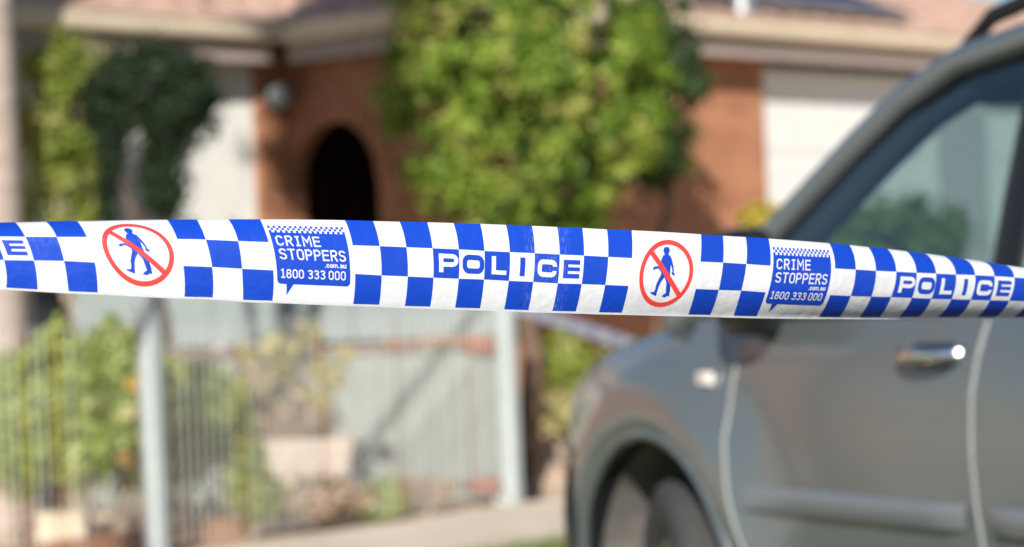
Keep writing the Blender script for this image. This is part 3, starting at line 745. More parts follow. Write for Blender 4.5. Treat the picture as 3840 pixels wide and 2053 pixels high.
# grass blades on the verge
gpts = []
for _ in range(9000):
    a_, c_ = rnd.uniform(-6, 2.5), 1.5 + rnd.random() ** 1.2 * 2.2
    p = FP(a_, c_, 0.01); gpts.append((p.x, p.y, p.z))
gpts = np.array(gpts); n = len(gpts); hgt = rnd.uniform(0.03, 0.075, n); th = rnd.uniform(0, 6.283, n); ln = rnd.uniform(-0.03, 0.03, (n, 2)); wd_ = 0.004
V = np.zeros((n, 3, 3)); V[:, 0] = gpts + np.stack([np.cos(th) * wd_, np.sin(th) * wd_, 0 * th], 1); V[:, 1] = gpts - np.stack([np.cos(th) * wd_, np.sin(th) * wd_, 0 * th], 1)
V[:, 2] = gpts + np.concatenate([ln, hgt[:, None]], 1)
me = bpy.data.meshes.new('grass'); me.from_pydata(V.reshape(-1, 3).tolist(), [], np.arange(n * 3).reshape(n, 3).tolist()); me.update()
at = me.attributes.new('tint', 'FLOAT', 'POINT'); at.data.foreach_set('value', np.repeat(rnd.random(n), 3).astype(np.float32))
tag(link('grass', me, LM['grass']), 'short green grass on the verge', 'grass', kind='stuff')
# ------------------------------------------------------------------ parked car
CF = Vector((-0.39, 0.92, 0)).normalized(); CLf = Vector((-CF.y, CF.x, 0))
car_o = Vector((0.34, 6.90, 0)) - CLf * 0.90
car = tag(empty('parked_car', car_o, math.atan2(CF.y, CF.x)), 'grey four-wheel-drive wagon with flared wheel arches parked at right', 'car')
WB, RT = 2.63, 0.345
paint = mat('grey metallic paint', (0.195, 0.224, 0.233), 0.27, metal=0.5, coat=0.7, spec=0.5)
M['paint'] = paint
M['trim'] = mat('black trim', (0.010, 0.011, 0.013), 0.4)
M['clad'] = mat('grey bumper plastic', (0.055, 0.06, 0.058), 0.55)
M['tyre'] = mat('tyre rubber', (0.045, 0.045, 0.045), 0.85, var=0.15, scale=20)
M['alloy'] = mat('alloy rim', (0.42, 0.42, 0.41), 0.35, metal=0.7)
M['dust'] = mat('dusty liner plastic', (0.15, 0.14, 0.13), 0.9, var=0.2, scale=12)
M['chrome'] = mat('chrome', (0.85, 0.86, 0.88), 0.07, metal=1.0)
M['highlight'] = mat('pale door edge highlight', (0.31, 0.325, 0.315), 0.4)
M['mould'] = mat('grey side moulding', (0.155, 0.172, 0.182), 0.4, coat=0.3)
M['cloth'] = mat('grey seat cloth', (0.16, 0.15, 0.15), 0.9, var=0.1, scale=30)
M['liner'] = mat('dark cabin lining', (0.035, 0.037, 0.042), 0.9)
M['lens'] = mat('clear lamp lens', (0.75, 0.68, 0.64), 0.15, coat=0.5)
M['redlens'] = mat('red lamp lens', (0.35, 0.02, 0.015), 0.15, coat=0.5)
def glass_mat(name, tint, refl):
    m = bpy.data.materials.new(name); m.use_nodes = True; nt = m.node_tree
    for n in list(nt.nodes):
        if n.type != 'OUTPUT_MATERIAL': nt.nodes.remove(n)
    out = nt.nodes['Material Output']
    tr = nt.nodes.new('ShaderNodeBsdfTransparent'); tr.inputs[0].default_value = (*tint, 1)
    gl = nt.nodes.new('ShaderNodeBsdfGlossy'); gl.inputs['Roughness'].default_value = 0.01
    fr = nt.nodes.new('ShaderNodeFresnel')
    ge = nt.nodes.new('ShaderNodeNewGeometry'); mi = nt.nodes.new('ShaderNodeMapRange')   # same index from either face of the thin pane
    mi.inputs[3].default_value = refl; mi.inputs[4].default_value = 1 / refl
    nt.links.new(ge.outputs['Backfacing'], mi.inputs[0]); nt.links.new(mi.outputs[0], fr.inputs[0])
    mx = nt.nodes.new('ShaderNodeMixShader')
    nt.links.new(fr.outputs[0], mx.inputs[0]); nt.links.new(tr.outputs[0], mx.inputs[1]); nt.links.new(gl.outputs[0], mx.inputs[2])
    nt.links.new(mx.outputs[0], out.inputs[0])
    return m
M['glass'] = glass_mat('tinted window glass', (0.68, 0.83, 0.81), 2.8)

def sm(a, b, x):
    t = min(1.0, max(0.0, (x - a) / (b - a))); return t * t * (3 - 2 * t)
ZP = [(0.24, 0.78), (0.30, 0.835), (0.42, 0.868), (0.60, 0.888), (0.80, 0.900), (0.92, 0.895), (1.0, 0.882), (1.06, 0.862), (1.12, 0.845)]
def lerp_tab(tab, x):
    if x <= tab[0][0]: return tab[0][1]
    for (a, b), (c, d) in zip(tab, tab[1:]):
        if x <= c: return b + (d - b) * (x - a) / (c - a)
    return tab[-1][1]
def side_y(x, z):
    y = lerp_tab(ZP, z)
    if x > 0.32: y *= 1 - 0.20 * ((x - 0.32) / 0.56) ** 2.2
    if x < -2.95: y *= 1 - 0.12 * ((-2.95 - x) / 0.6) ** 2
    for xa in (0.0, -WB):
        r = math.hypot(x - xa, (z - 0.36) * 0.95)
        y += 0.062 * math.exp(-((r - 0.49) / 0.11) ** 2) * sm(0.15, 0.35, z)
    return y
TOP = [(-3.55, 1.02), (-3.4, 1.11), (-2.0, 1.10), (-0.4, 1.075), (-0.1, 1.07), (0.2, 1.035), (0.45, 0.99), (0.66, 0.93), (0.78, 0.86), (0.86, 0.76), (0.90, 0.66)]
def top_z(x): return lerp_tab(TOP, x)
xs = [-3.55, -3.53, -3.48, -3.4] + [-3.3 + 0.075 * k for k in range(42)] + [-0.16, -0.12] + [-0.08 + 0.06 * k for k in range(15)] + [0.80, 0.84, 0.87, 0.89, 0.90]
xs = sorted(set(round(x, 3) for x in xs))
NS = 20
bm = bmesh.new(); rings = []
for x in xs:
    zt, zb = top_z(x), 0.24
    if x > 0.6: zb = 0.24 + 0.06 * ((x - 0.6) / 0.3) ** 2
    if x < -3.3: zb = 0.24 + 0.10 * ((-3.3 - x) / 0.25) ** 2
    half = [(0.0, zb), (0.4, zb)]
    for j in range(NS):
        t = j / (NS - 1); z = zb + (zt - zb) * t
        y = side_y(x, z)
        if x > -0.14: y -= 0.05 * max(0, (t - 0.86) / 0.14) ** 2
        half.append((y, z))
    ys_ = half[-1][0]
    if x > -0.14:
        cr = 0.035
        half += [(ys_ * 0.90, zt + cr * 0.55), (ys_ * 0.72, zt + cr * 0.9), (ys_ * 0.4, zt + cr * 1.05), (0.0, zt + cr * 1.1)]
    elif x < -3.42:
        half += [(ys_ * 0.94, zt + 0.004), (ys_ * 0.8, zt + 0.006), (ys_ * 0.4, zt + 0.008), (0.0, zt + 0.01)]
    else:
        half += [(ys_ - 0.05, zt + 0.004), (ys_ - 0.07, 0.42), (0.35, 0.42), (0.0, 0.44)]
    rings.append([bm.verts.new((x, y, z)) for y, z in half] + [bm.verts.new((x, -y, z)) for y, z in half[-2:0:-1]])
n = len(rings[0])
for i in range(len(rings) - 1):
    for k in range(n): bm.faces.new([rings[i][k], rings[i][(k + 1) % n], rings[i + 1][(k + 1) % n], rings[i + 1][k]])
bm.faces.new(rings[0]); bm.faces.new(rings[-1][::-1])
bmesh.ops.recalc_face_normals(bm, faces=bm.faces)
me = bpy.data.meshes.new('body'); bm.to_mesh(me); bm.free(); me.materials.append(paint); me.materials.append(M['black'])
body = bpy.data.objects.new('body', me); COL.objects.link(body)
cut = bmesh.new()
for xa in (0.0, -WB):
    for s in (-1, 1):
        add_lathe(cut, [(0.440, -0.3), (0.440, 0.3)], 56, Matrix.Translation((xa, s * 0.83, 0.355)) @ Matrix.Rotation(R(90), 4, 'X'))
bmesh.ops.recalc_face_normals(cut, faces=cut.faces)
cme = bpy.data.meshes.new('cut'); cut.to_mesh(cme); cut.free(); cme.materials.append(M['black'])
cutter = bpy.data.objects.new('cutter', cme); COL.objects.link(cutter)
md = body.modifiers.new('arches', 'BOOLEAN'); md.object = cutter; md.operation = 'DIFFERENCE'; md.solver = 'EXACT'; md.material_mode = 'TRANSFER'
bpy.context.view_layer.update()
dg = bpy.context.evaluated_depsgraph_get()
nme = bpy.data.meshes.new_from_object(body.evaluated_get(dg)); 
bpy.data.objects.remove(body); bpy.data.objects.remove(cutter)
body = link('body', nme, None, car, True, 32)
# hard lip and liner round each arch
for xa in (0.0, -WB):
    for s in (-1, 1):
        bm = bmesh.new(); pts = []
        for k in range(33):
            th = R(-22) + R(224) * k / 32
            x, z = xa + 0.444 * math.cos(th), 0.355 + 0.444 * math.sin(th)
            pts.append((x, s * (side_y(x, max(z, 0.3)) - 0.004), z))
        add_tube(bm, pts, 0.014, 8); obj('arch_lip', bm, paint, car, True)
# dusty liner in the forward half of each wheel well
    for s in (-1, 1):
        bm = bmesh.new(); pr_ = None
        for k in range(13):
            th = R(-15 + 100 * k / 12); rg = [bm.verts.new((xa + 0.43 * math.cos(th), s * y_, 0.355 + 0.43 * math.sin(th))) for y_ in (0.58, 0.70, 0.80, 0.875)]
            if pr_:
                for j in range(3): bm.faces.new([pr_[j], pr_[j + 1], rg[j + 1], rg[j]])
            pr_ = rg
        obj('wheel_liner', bm, M['dust'], car, True, 80)
# front bumper and grille, rear bumper
def band(name, z0, z1, x0, x1, off, m, s_list=(-1, 1), nx=20, nz=5):
    for s in s_list:
        bm = bmesh.new(); grid = []
        for i in range(nx + 1):
            x = x0 + (x1 - x0) * i / nx
            grid.append([bm.verts.new((x, s * (side_y(x, z0 + (z1 - z0) * j / nz) + off * (1 if 0 < j < nz else 0.1)), z0 + (z1 - z0) * j / nz)) for j in range(nz + 1)])
        for i in range(nx):
            for j in range(nz):
                q = [grid[i][j], grid[i + 1][j], grid[i + 1][j + 1], grid[i][j + 1]]
                bm.faces.new(q if s < 0 else q[::-1])
        bmesh.ops.recalc_face_normals(bm, faces=bm.faces)
        obj(name, bm, m, car, True, 60)
band('bumper_corner', 0.27, 0.74, 0.435, 0.88, 0.016, M['clad'], nz=9)
bm = bmesh.new(); add_box(bm, (0.915, 0, 0.45), (0.07, 1.36, 0.30), None, 0.03); obj('bumper', bm, M['clad'], car, True)
bm = bmesh.new(); add_box(bm, (0.90, 0, 0.70), (0.03, 0.72, 0.13), None, 0.012); g_ = obj('grille', bm, M['trim'], car, True)
for k in range(3):
    bm = bmesh.new(); add_box(bm, (0.918, 0, 0.655 + 0.045 * k), (0.012, 0.68, 0.014), None, 0.004); obj('grille_bar', bm, M['chrome'], g_)
for s in (-1, 1):
    bm = bmesh.new(); add_box(bm, (0.84, s * 0.56, 0.745), (0.10, 0.26, 0.14), Matrix.Rotation(s * R(-22), 3, 'Z'), 0.035, 3); obj('headlight', bm, M['lens'], car, True)
    bm = bmesh.new(); add_box(bm, (-3.50, s * 0.70, 0.98), (0.07, 0.13, 0.30), None, 0.025, 3); obj('tail_light', bm, M['redlens'], car, True)
bm = bmesh.new(); add_box(bm, (-3.56, 0, 0.50), (0.10, 1.5, 0.26), None, 0.04); obj('bumper', bm, M['clad'], car, True)

# doors
FRONT = [(0.36, 0.64), (0.45, 0.56), (0.55, 0.495), (0.66, 0.445), (0.80, 0.405), (0.92, 0.40), (1.0, 0.41), (1.07, 0.43)]
REAR = [(0.36, 1.46), (0.5, 1.44), (0.7, 1.415), (0.9, 1.415), (1.07, 1.44)]
RR = [(0.36, 2.12), (0.5, 2.14), (0.66, 2.22), (0.8, 2.36), (0.92, 2.46), (1.07, 2.5)]
def door_patch(name, fa, fb, s, gap=0.004):
    d = empty('door', (0, 0, 0)); d.parent = car
    bm = bmesh.new(); nx, nz = 16, 18; grid = []
    for i in range(nx + 1):
        col = []
        for j in range(nz + 1):
            z = 0.36 + (1.068 - 0.36) * j / nz
            x = -(lerp_tab(fa, z) + gap + (lerp_tab(fb, z) - lerp_tab(fa, z) - 2 * gap) * i / nx)
            col.append(bm.verts.new((x, s * (side_y(x, z) + 0.005), z)))
        grid.append(col)
    for i in range(nx):
        for j in range(nz): bm.faces.new([grid[i][j], grid[i + 1][j], grid[i + 1][j + 1], grid[i][j + 1]])
    bmesh.ops.recalc_face_normals(bm, faces=bm.faces)
    if s < 0: pass
    ext = bmesh.ops.extrude_edge_only(bm, edges=[e for e in bm.edges if e.is_boundary])
    for v_ in [g for g in ext['geom'] if isinstance(g, bmesh.types.BMVert)]: v_.co.y -= s * 0.012
    bmesh.ops.recalc_face_normals(bm, faces=bm.faces)
    obj('door_skin', bm, paint, d, True, 50)
    # moulding
    bm = bmesh.new(); pts = []
    xa, xb = -(lerp_tab(fa, 0.67) + 0.05), -(lerp_tab(fb, 0.67) - 0.035)
    prof = [(0.002, -0.030), (0.020, -0.027), (0.026, -0.008), (0.026, 0.006), (0.020, 0.018), (0.004, 0.026)]
    rr = []
    for i in range(15):
        x = xa + (xb - xa) * i / 14
        sc_ = 0.25 if i in (0, 14) else 1.0
        rr.append([bm.verts.new((x, s * (side_y(x, 0.67 + z) + 0.004 + o_ * sc_), 0.67 + z)) for o_, z in prof])
    for i in range(14):
        for j in range(len(prof) - 1): bm.faces.new([rr[i][j], rr[i + 1][j], rr[i + 1][j + 1], rr[i][j + 1]])
    bmesh.ops.recalc_face_normals(bm, faces=bm.faces)
    obj('side_moulding', bm, M['mould'], d, True, 40)
    # handle
    hx = -(lerp_tab(fb, 1.0) - 0.165); hz = 0.985
    yb = lambda x: s * (side_y(x, hz) + 0.006)
    bm = bmesh.new(); add_box(bm, (hx, yb(hx) - s * 0.004, hz), (0.15, 0.014, 0.058), None, 0.006); hr = obj('handle_recess', bm, M['trim'], d, True)
    bm = bmesh.new()
    add_tube(bm, [(hx + 0.10, yb(hx), hz + 0.004), (hx + 0.085, yb(hx) + s * 0.025, hz + 0.006), (hx + 0.03, yb(hx) + s * 0.040, hz + 0.006), (hx - 0.04, yb(hx) + s * 0.040, hz + 0.006), (hx - 0.085, yb(hx) + s * 0.028, hz + 0.006), (hx - 0.10, yb(hx), hz + 0.004)], [0.013, 0.014, 0.013, 0.013, 0.015, 0.015], 12, squash=(0.8, 1.25))
    obj('door_handle', bm, M['chrome'], d, True, 80)
    return d
def edge_strip(d, tab, dx, s, w=0.009):  # pale strip that paints the highlight along a door edge
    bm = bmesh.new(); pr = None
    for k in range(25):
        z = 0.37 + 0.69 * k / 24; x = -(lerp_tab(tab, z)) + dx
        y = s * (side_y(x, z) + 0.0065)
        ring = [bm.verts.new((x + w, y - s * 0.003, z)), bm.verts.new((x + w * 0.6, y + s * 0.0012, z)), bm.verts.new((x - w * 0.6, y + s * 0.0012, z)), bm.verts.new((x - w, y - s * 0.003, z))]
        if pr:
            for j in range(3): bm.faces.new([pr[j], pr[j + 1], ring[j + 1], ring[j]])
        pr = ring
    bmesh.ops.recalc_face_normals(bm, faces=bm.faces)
    obj('edge_highlight', bm, M['highlight'], d, True, 60)
doors = {}
for s in (1, -1):
    d1 = door_patch('door', FRONT, REAR, s); d2 = door_patch('door', REAR, RR, s); doors[s] = (d1, d2)
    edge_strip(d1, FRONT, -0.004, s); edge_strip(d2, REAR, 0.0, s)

# greenhouse
def gy(z): return 0.850 - max(0, z - 1.07) * 0.36                 # half width of the cabin sides
AP = [(0.02, 1.06), (0.20, 1.135), (0.38, 1.245), (0.555, 1.36), (0.70, 1.455), (0.85, 1.54), (1.05, 1.605), (1.35, 1.635), (1.9, 1.645), (2.5, 1.635), (3.0, 1.60), (3.25, 1.54), (3.42, 1.40), (3.50, 1.10)]
for s in (-1, 1):
    bm = bmesh.new()
    add_tube(bm, [(-a, s * gy(z), z) for a, z in AP], [0.040] * 8 + [0.042] * 6, 12, squash=(0.85, 0.85))
    obj('pillar_rail', bm, paint, car, True, 80)
    bm = bmesh.new()                                             # dark trim inside the pillar
    add_tube(bm, [(-a - 0.035, s * (gy(z) - 0.045), z - 0.035) for a, z in AP[1:12]], 0.036, 10); obj('pillar_trim', bm, M['liner'], car, True, 80)
    bm = bmesh.new()                                             # B pillar
    add_tube(bm, [(-1.44, s * (gy(1.07) - 0.012), 1.05), (-1.41, s * (gy(1.3) - 0.012), 1.3), (-1.375, s * (gy(1.6) - 0.012), 1.62)], 0.055, 8, squash=(0.35, 1.25) if False else None)
    for v_ in bm.verts: v_.co.y = s * (gy(v_.co.z) - 0.002) + (v_.co.y - s * (gy(v_.co.z) - 0.012)) * 0.25
    obj('door_pillar', bm, M['trim'], car, True)
    bm = bmesh.new(); add_tube(bm, [(-2.50, s * (gy(1.07) - 0.012), 1.05), (-2.52, s * (gy(1.6) - 0.012), 1.60)], 0.06, 8)
    for v_ in bm.verts: v_.co.y = s * (gy(v_.co.z) - 0.002) + (v_.co.y - s * (gy(v_.co.z) - 0.012)) * 0.25
    obj('door_pillar', bm, paint, car, True)
    # black seal along the pillar
    bm = bmesh.new(); add_tube(bm, [(-a - 0.022, s * (gy(z) + 0.010), z - 0.030) for a, z in AP[1:12]], 0.008, 6); obj('window_seal', bm, M['trim'], car, True)
    bm = bmesh.new(); add_tube(bm, [(-0.28, s * (gy(1.07) + 0.012), 1.075), (-3.35, s * (gy(1.07) + 0.004), 1.105)], 0.013, 6); obj('window_seal', bm, M['trim'], car, True)
    # side windows
    def win(poly, parent):
        bm = bmesh.new()
        f_ = bm.faces.new([bm.verts.new((-a, s * (gy(z) - 0.010 + 0.012 * math.sin(math.pi * min(1, max(0, (z - 1.07) / 0.55)))), z)) for a, z in poly])
        bmesh.ops.triangulate(bm, faces=bm.faces[:])
        bmesh.ops.subdivide_edges(bm, edges=bm.edges[:], cuts=3)
        for v_ in bm.verts: v_.co.y = s * (gy(v_.co.z) - 0.010 + 0.012 * math.sin(math.pi * min(1, max(0, (v_.co.z - 1.07) / 0.55))))
        bmesh.ops.recalc_face_normals(bm, faces=bm.faces)
        obj('window_glass', bm, M['glass'], parent, True, 80)
    win([(0.16, 1.08), (1.43, 1.085), (1.39, 1.61), (1.05, 1.58), (0.85, 1.515), (0.70, 1.43), (0.555, 1.335), (0.38, 1.22)], doors[s][0])
    win([(1.46, 1.085), (2.48, 1.095), (2.50, 1.605), (1.42, 1.612)], doors[s][1])
    win([(2.55, 1.095), (3.38, 1.11), (3.32, 1.42), (3.18, 1.53), (2.56, 1.60)], car)
    # roof rail
    bm = bmesh.new()
    add_tube(bm, [(-0.98, s * 0.600, 1.640), (-1.08, s * 0.600, 1.695), (-1.3, s * 0.598, 1.725), (-2.2, s * 0.598, 1.735), (-2.9, s * 0.598, 1.715), (-3.05, s * 0.6, 1.64)], 0.017, 10, squash=(1.0, 1.15)); obj('roof_rail', bm, M['trim'], car, True)
    # mirror folded back against the glass
    bm = bmesh.new(); bmesh.ops.create_uvsphere(bm, u_segments=20, v_segments=12, radius=1.0)
    for v_ in bm.verts:
        f2 = lambda q: math.copysign(abs(q) ** 0.6, q)
        v_.co = Vector((-0.60 + 0.105 * f2(v_.co.x), s * 0.965 + 0.052 * f2(v_.co.y), 1.168 + 0.108 * f2(v_.co.z)))
    mm = obj('door_mirror', bm, M['trim'], car, True, 80)
    bm = bmesh.new(); add_box(bm, (-0.52, s * 0.90, 1.06), (0.12, 0.10, 0.05), None, 0.015); obj('mirror_arm', bm, M['trim'], mm, True)
    bm = bmesh.new(); add_box(bm, (-0.29, s * (side_y(-0.29, 0.935) + 0.006), 0.935), (0.062, 0.018, 0.034), None, 0.007, 3); obj('side_repeater', bm, M['lens'], car, True)
# roof
bm = bmesh.new(); rows = []
for a, z in [(0.86, 1.555), (0.95, 1.59), (1.05, 1.62), (1.35, 1.652), (1.9, 1.665), (2.5, 1.655), (3.0, 1.615), (3.22, 1.56)]:
    w_ = gy(z - 0.02); rows.append([bm.verts.new((-a, w_ * t, z - 0.012 + 0.035 * (1 - t * t))) for t in [-1, -0.8, -0.4, 0, 0.4, 0.8, 1]])
for i in range(len(rows) - 1):
    for j in range(6): bm.faces.new([rows[i][j], rows[i][j + 1], rows[i + 1][j + 1], rows[i + 1][j]])
bmesh.ops.recalc_face_normals(bm, faces=bm.faces)
obj('roof', bm, paint, car, True, 60)
bm = bmesh.new(); rows = []
for a, z in [(0.92, 1.52), (1.05, 1.565), (1.4, 1.60), (2.5, 1.605), (3.1, 1.545)]:
    w_ = gy(z) - 0.02; rows.append([bm.verts.new((-a, w_ * t, z)) for t in (-1, 0, 1)])
for i in range(len(rows) - 1):
    for j in range(2): bm.faces.new([rows[i][j], rows[i][j + 1], rows[i + 1][j + 1], rows[i + 1][j]])
obj('head_lining', bm, M['liner'], car)
# windscreen and rear glass
def pane(pa, pb, m, name):
    bm = bmesh.new(); rows = []
    for k in range(9):
        t = k / 8; a = pa[0] + (pb[0] - pa[0]) * t; z = pa[1] + (pb[1] - pa[1]) * t; w_ = gy(z) - 0.03
        rows.append([bm.verts.new((-a + pa[2] * (1 - u * u), w_ * u, z + 0.03 * math.sin(math.pi * t) * (1 - u * u))) for u in [-1, -.75, -.5, -.25, 0, .25, .5, .75, 1]])
    for i in range(8):
        for j in range(8): bm.faces.new([rows[i][j], rows[i][j + 1], rows[i + 1][j + 1], rows[i + 1][j]])
    bmesh.ops.recalc_face_normals(bm, faces=bm.faces)
    obj(name, bm, m, car, True, 80)
pane((0.10, 1.085, 0.10), (0.88, 1.56, 0.03), M['glass'], 'windscreen')
pane((3.50, 1.10, -0.05), (3.24, 1.55, -0.02), M['glass'], 'rear_window')
# wheels
def wheel(x, y, s, steer):
    w_ = empty('wheel', (x, y, RT)); w_.parent = car; w_.rotation_euler = (0, 0, steer)
    Mw = Matrix.Rotation(R(-90) * s, 4, 'X')                       # local +z of the lathe points outwards
    bm = bmesh.new()
    add_lathe(bm, [(0.205, -0.095), (0.235, -0.108), (0.30, -0.112), (0.330, -0.098), (RT, -0.065), (RT, 0.065), (0.330, 0.098), (0.30, 0.112), (0.235, 0.108), (0.205, 0.095), (0.200, 0.0), (0.205, -0.095)], 48, Mw)
    bmesh.ops.delete(bm, geom=[f_ for f_ in bm.faces if len(f_.verts) > 4], context='FACES_ONLY')
    ty = obj('tyre', bm, M['tyre'], w_, True, 50)
    for k in range(30):                                            # tread blocks
        th = 2 * math.pi * k / 30; bm = bmesh.new()
        for q in (-0.042, 0.0, 0.042):
            add_box(bm, (math.cos(th) * (RT + 0.001), q, math.sin(th) * (RT + 0.001)), (0.009, 0.034, 0.052), Matrix.Rotation(-th, 3, 'Y'), 0)
        obj('tread_block', bm, M['tyre'], w_)
    bm = bmesh.new()
    add_lathe(bm, [(0.208, 0.097), (0.205, 0.088), (0.188, 0.075), (0.180, 0.02), (0.178, -0.09)], 40, Mw); 
    bmesh.ops.delete(bm, geom=[f_ for f_ in bm.faces if len(f_.verts) > 4], context='FACES_ONLY')
    rim = obj('rim', bm, M['alloy'], w_, True, 40)
    for k in range(6):
        th = 2 * math.pi * k / 6; bm = bmesh.new()
        add_box(bm, (math.cos(th) * 0.115, s * 0.062, math.sin(th) * 0.115), (0.15, 0.022, 0.052), Matrix.Rotation(-th, 3, 'Y'), 0.008); obj('spoke', bm, M['alloy'], rim, True)
    bm = bmesh.new(); add_lathe(bm, [(0.055, 0.04), (0.055, 0.078), (0.035, 0.088), (0.0, 0.088)], 20, Mw); obj('hub_cap', bm, M['alloy'], rim, True)
    bm = bmesh.new(); add_lathe(bm, [(0.0, 0.0), (0.145, 0.0), (0.145, 0.018), (0.0, 0.018)], 28, Mw); obj('brake_disc', bm, M['clad'], w_, True)
for s in (1, -1):
    wheel(0.0, s * 0.785, s, R(-16)); wheel(-WB, s * 0.785, s, 0.0)
# cabin
def seat(x, y):
    bm = bmesh.new(); add_box(bm, (x, y, 0.58), (0.50, 0.48, 0.20), None, 0.05, 3); st_ = obj('seat', bm, M['cloth'], car, True)
    bm = bmesh.new(); add_box(bm, (x - 0.30, y, 0.95), (0.14, 0.46, 0.64), Matrix.Rotation(R(-16), 3, 'Y'), 0.05, 3); obj('seat_back', bm, M['cloth'], st_, True)
    bm = bmesh.new(); add_box(bm, (x - 0.415, y, 1.36), (0.10, 0.27, 0.19), Matrix.Rotation(R(-12), 3, 'Y'), 0.04, 3); obj('headrest', bm, M['cloth'], st_, True)
    bm = bmesh.new()
    for q in (-0.06, 0.06): add_tube(bm, [(x - 0.39, y + q, 1.2), (x - 0.41, y + q, 1.32)], 0.007, 6)
    obj('headrest_post', bm, M['chrome'], st_)
for s in (-1, 1): seat(-1.05, s * 0.38)
bm = bmesh.new(); add_box(bm, (-1.95, 0, 0.60), (0.50, 1.3, 0.22), None, 0.05, 3); rs = obj('rear_seat', bm, M['cloth'], car, True)
bm = bmesh.new(); add_box(bm, (-2.30, 0, 0.95), (0.14, 1.3, 0.58), Matrix.Rotation(R(-18), 3, 'Y'), 0.05, 3); obj('seat_back', bm, M['cloth'], rs, True)
bm = bmesh.new(); add_box(bm, (-0.33, 0, 0.93), (0.42, 1.50, 0.24), Matrix.Rotation(R(8), 3, 'Y'), 0.05, 3); obj('dashboard', bm, M['liner'], car, True)
bm = bmesh.new(); ang = Matrix.Translation((-0.66, -0.38, 0.98)) @ Matrix.Rotation(R(-64), 4, 'Y')
pts = [ang @ Vector((0.185 * math.cos(2 * math.pi * k / 28), 0.185 * math.sin(2 * math.pi * k / 28), 0)) for k in range(29)]
add_tube(bm, pts, 0.015, 8, caps=False)
for th in (0.5, 2.64, 4.71): add_tube(bm, [ang @ Vector((0, 0, 0)), ang @ Vector((0.18 * math.cos(th), 0.18 * math.sin(th), 0))], 0.013, 6)
obj('steering_wheel', bm, M['trim'], car, True)
TT = [
 (-1, -176.8, 839.8, -140.1, 887.2, -98.2, 974.3, -93.9, 1072.5),
 (0, -60.6, 837.2, -22.6, 888, 14.5, 976, 23.1, 1079.3),
 (1, 55.5, 834.7, 94.8, 888.9, 127.3, 977.7, 140.1, 1086.2),
 (2, 171.7, 832.1, 212.2, 889.7, 240, 979.4, 257.1, 1093),
 (3, 288.2, 830.4, 325.8, 889.7, 355.3, 985, 365.5, 1097.3),
 (6, 625.6, 824.8, 664, 897.4, 687.5, 997.8, 691.8, 1113.1),
 (7, 737.9, 824.8, 771.6, 899.6, 795.1, 1002.1, 797.2, 1116.1),
 (8, 856.2, 824, 892.5, 905.1, 907.4, 1008.5, 911.7, 1125),
 (9, 975.3, 823.6, 1007.1, 909.2, 1024.6, 1014.4, 1021.3, 1128.5),
 (12, 1293.2, 826.9, 1322.2, 920.6, 1331.9, 1027.8, 1324.2, 1140.7),
 (13, 1398.4, 829.7, 1423.6, 923.9, 1430.6, 1033.5, 1421.6, 1143.2),
 (14, 1498.2, 832.2, 1523.5, 928, 1528.8, 1037.6, 1517.8, 1147.7),
 (15, 1601.4, 834.2, 1621.7, 932, 1625, 1042.1, 1612.8, 1150.5),
 (16, 1700, 837.1, 1720, 936.1, 1720, 1045.8, 1706.1, 1154.2),
 (17, 1800.7, 840.3, 1816.2, 941.8, 1814.5, 1049, 1799.9, 1156.6),
 (18, 1896.5, 844, 1911.6, 946.3, 1907.5, 1053.9, 1890.4, 1160.3),
 (19, 1994.6, 847.7, 2004.9, 950.4, 1999.1, 1057.9, 1980.8, 1163.3),
 (20, 2088.8, 852.1, 2098.2, 955.3, 2091.1, 1063.3, 2071, 1166),
 (21, 2183, 855.7, 2189.7, 959.3, 2180.8, 1066, 2158.5, 1168.2),
 (22, 2275.4, 861.1, 2280.4, 964.2, 2269.2, 1069.1, 2245.5, 1171.3),
 (23, 2368.3, 864.6, 2369.6, 968.7, 2356.2, 1073.1, 2331.2, 1173.1),
 (26, 2628.1, 879.4, 2626.3, 982.1, 2608.9, 1084.3, 2580.8, 1179.4),
 (27, 2710.7, 885, 2711.2, 985.6, 2694.8, 1087.6, 2662.6, 1181),
 (28, 2795.9, 889.8, 2798.3, 990.9, 2779.1, 1090.5, 2750.7, 1183.9),
 (29, 2881.6, 895.6, 2888.8, 997.1, 2870.5, 1096.8, 2835.9, 1185.8),
 (32, 3109.3, 912.9, 3131, 1007.7, 3112.7, 1107.4, 3070.8, 1188.7),
 (33, 3184.9, 919.6, 3208.5, 1011.6, 3189.7, 1110.3, 3148.8, 1188.7),
 (34, 3255.6, 926.9, 3284.5, 1016.4, 3266.7, 1112.7, 3222.4, 1189.2),
 (35, 3326.9, 934.1, 3360.6, 1019.8, 3341.3, 1114.6, 3298, 1189.2),
 (36, 3399.1, 942.7, 3436.6, 1023.6, 3419.3, 1117.5, 3371.2, 1189.2),
 (37, 3467.9, 950.9, 3509.8, 1027, 3492, 1120.9, 3444.8, 1189.2),
 (38, 3538.7, 960.6, 3584.4, 1030.4, 3567.6, 1122.3, 3517, 1189.2),
 (39, 3608.5, 970.2, 3656.6, 1032.8, 3639.8, 1124.7, 3590.2, 1189.2),
 (40, 3680.7, 980.3, 3728.8, 1036.6, 3712, 1126.6, 3661.4, 1189.2),
 (41, 3752.9, 992.3, 3803.4, 1041.4, 3784.2, 1128.1, 3731.2, 1189.2),
 (42, 3825.1, 1003.4, 3876.8, 1045.8, 3856.4, 1129.8, 3801.7, 1189.2),
 (43, 3897.3, 1014.5, 3950.2, 1050.1, 3928.6, 1131.4, 3872.3, 1189.2),
]
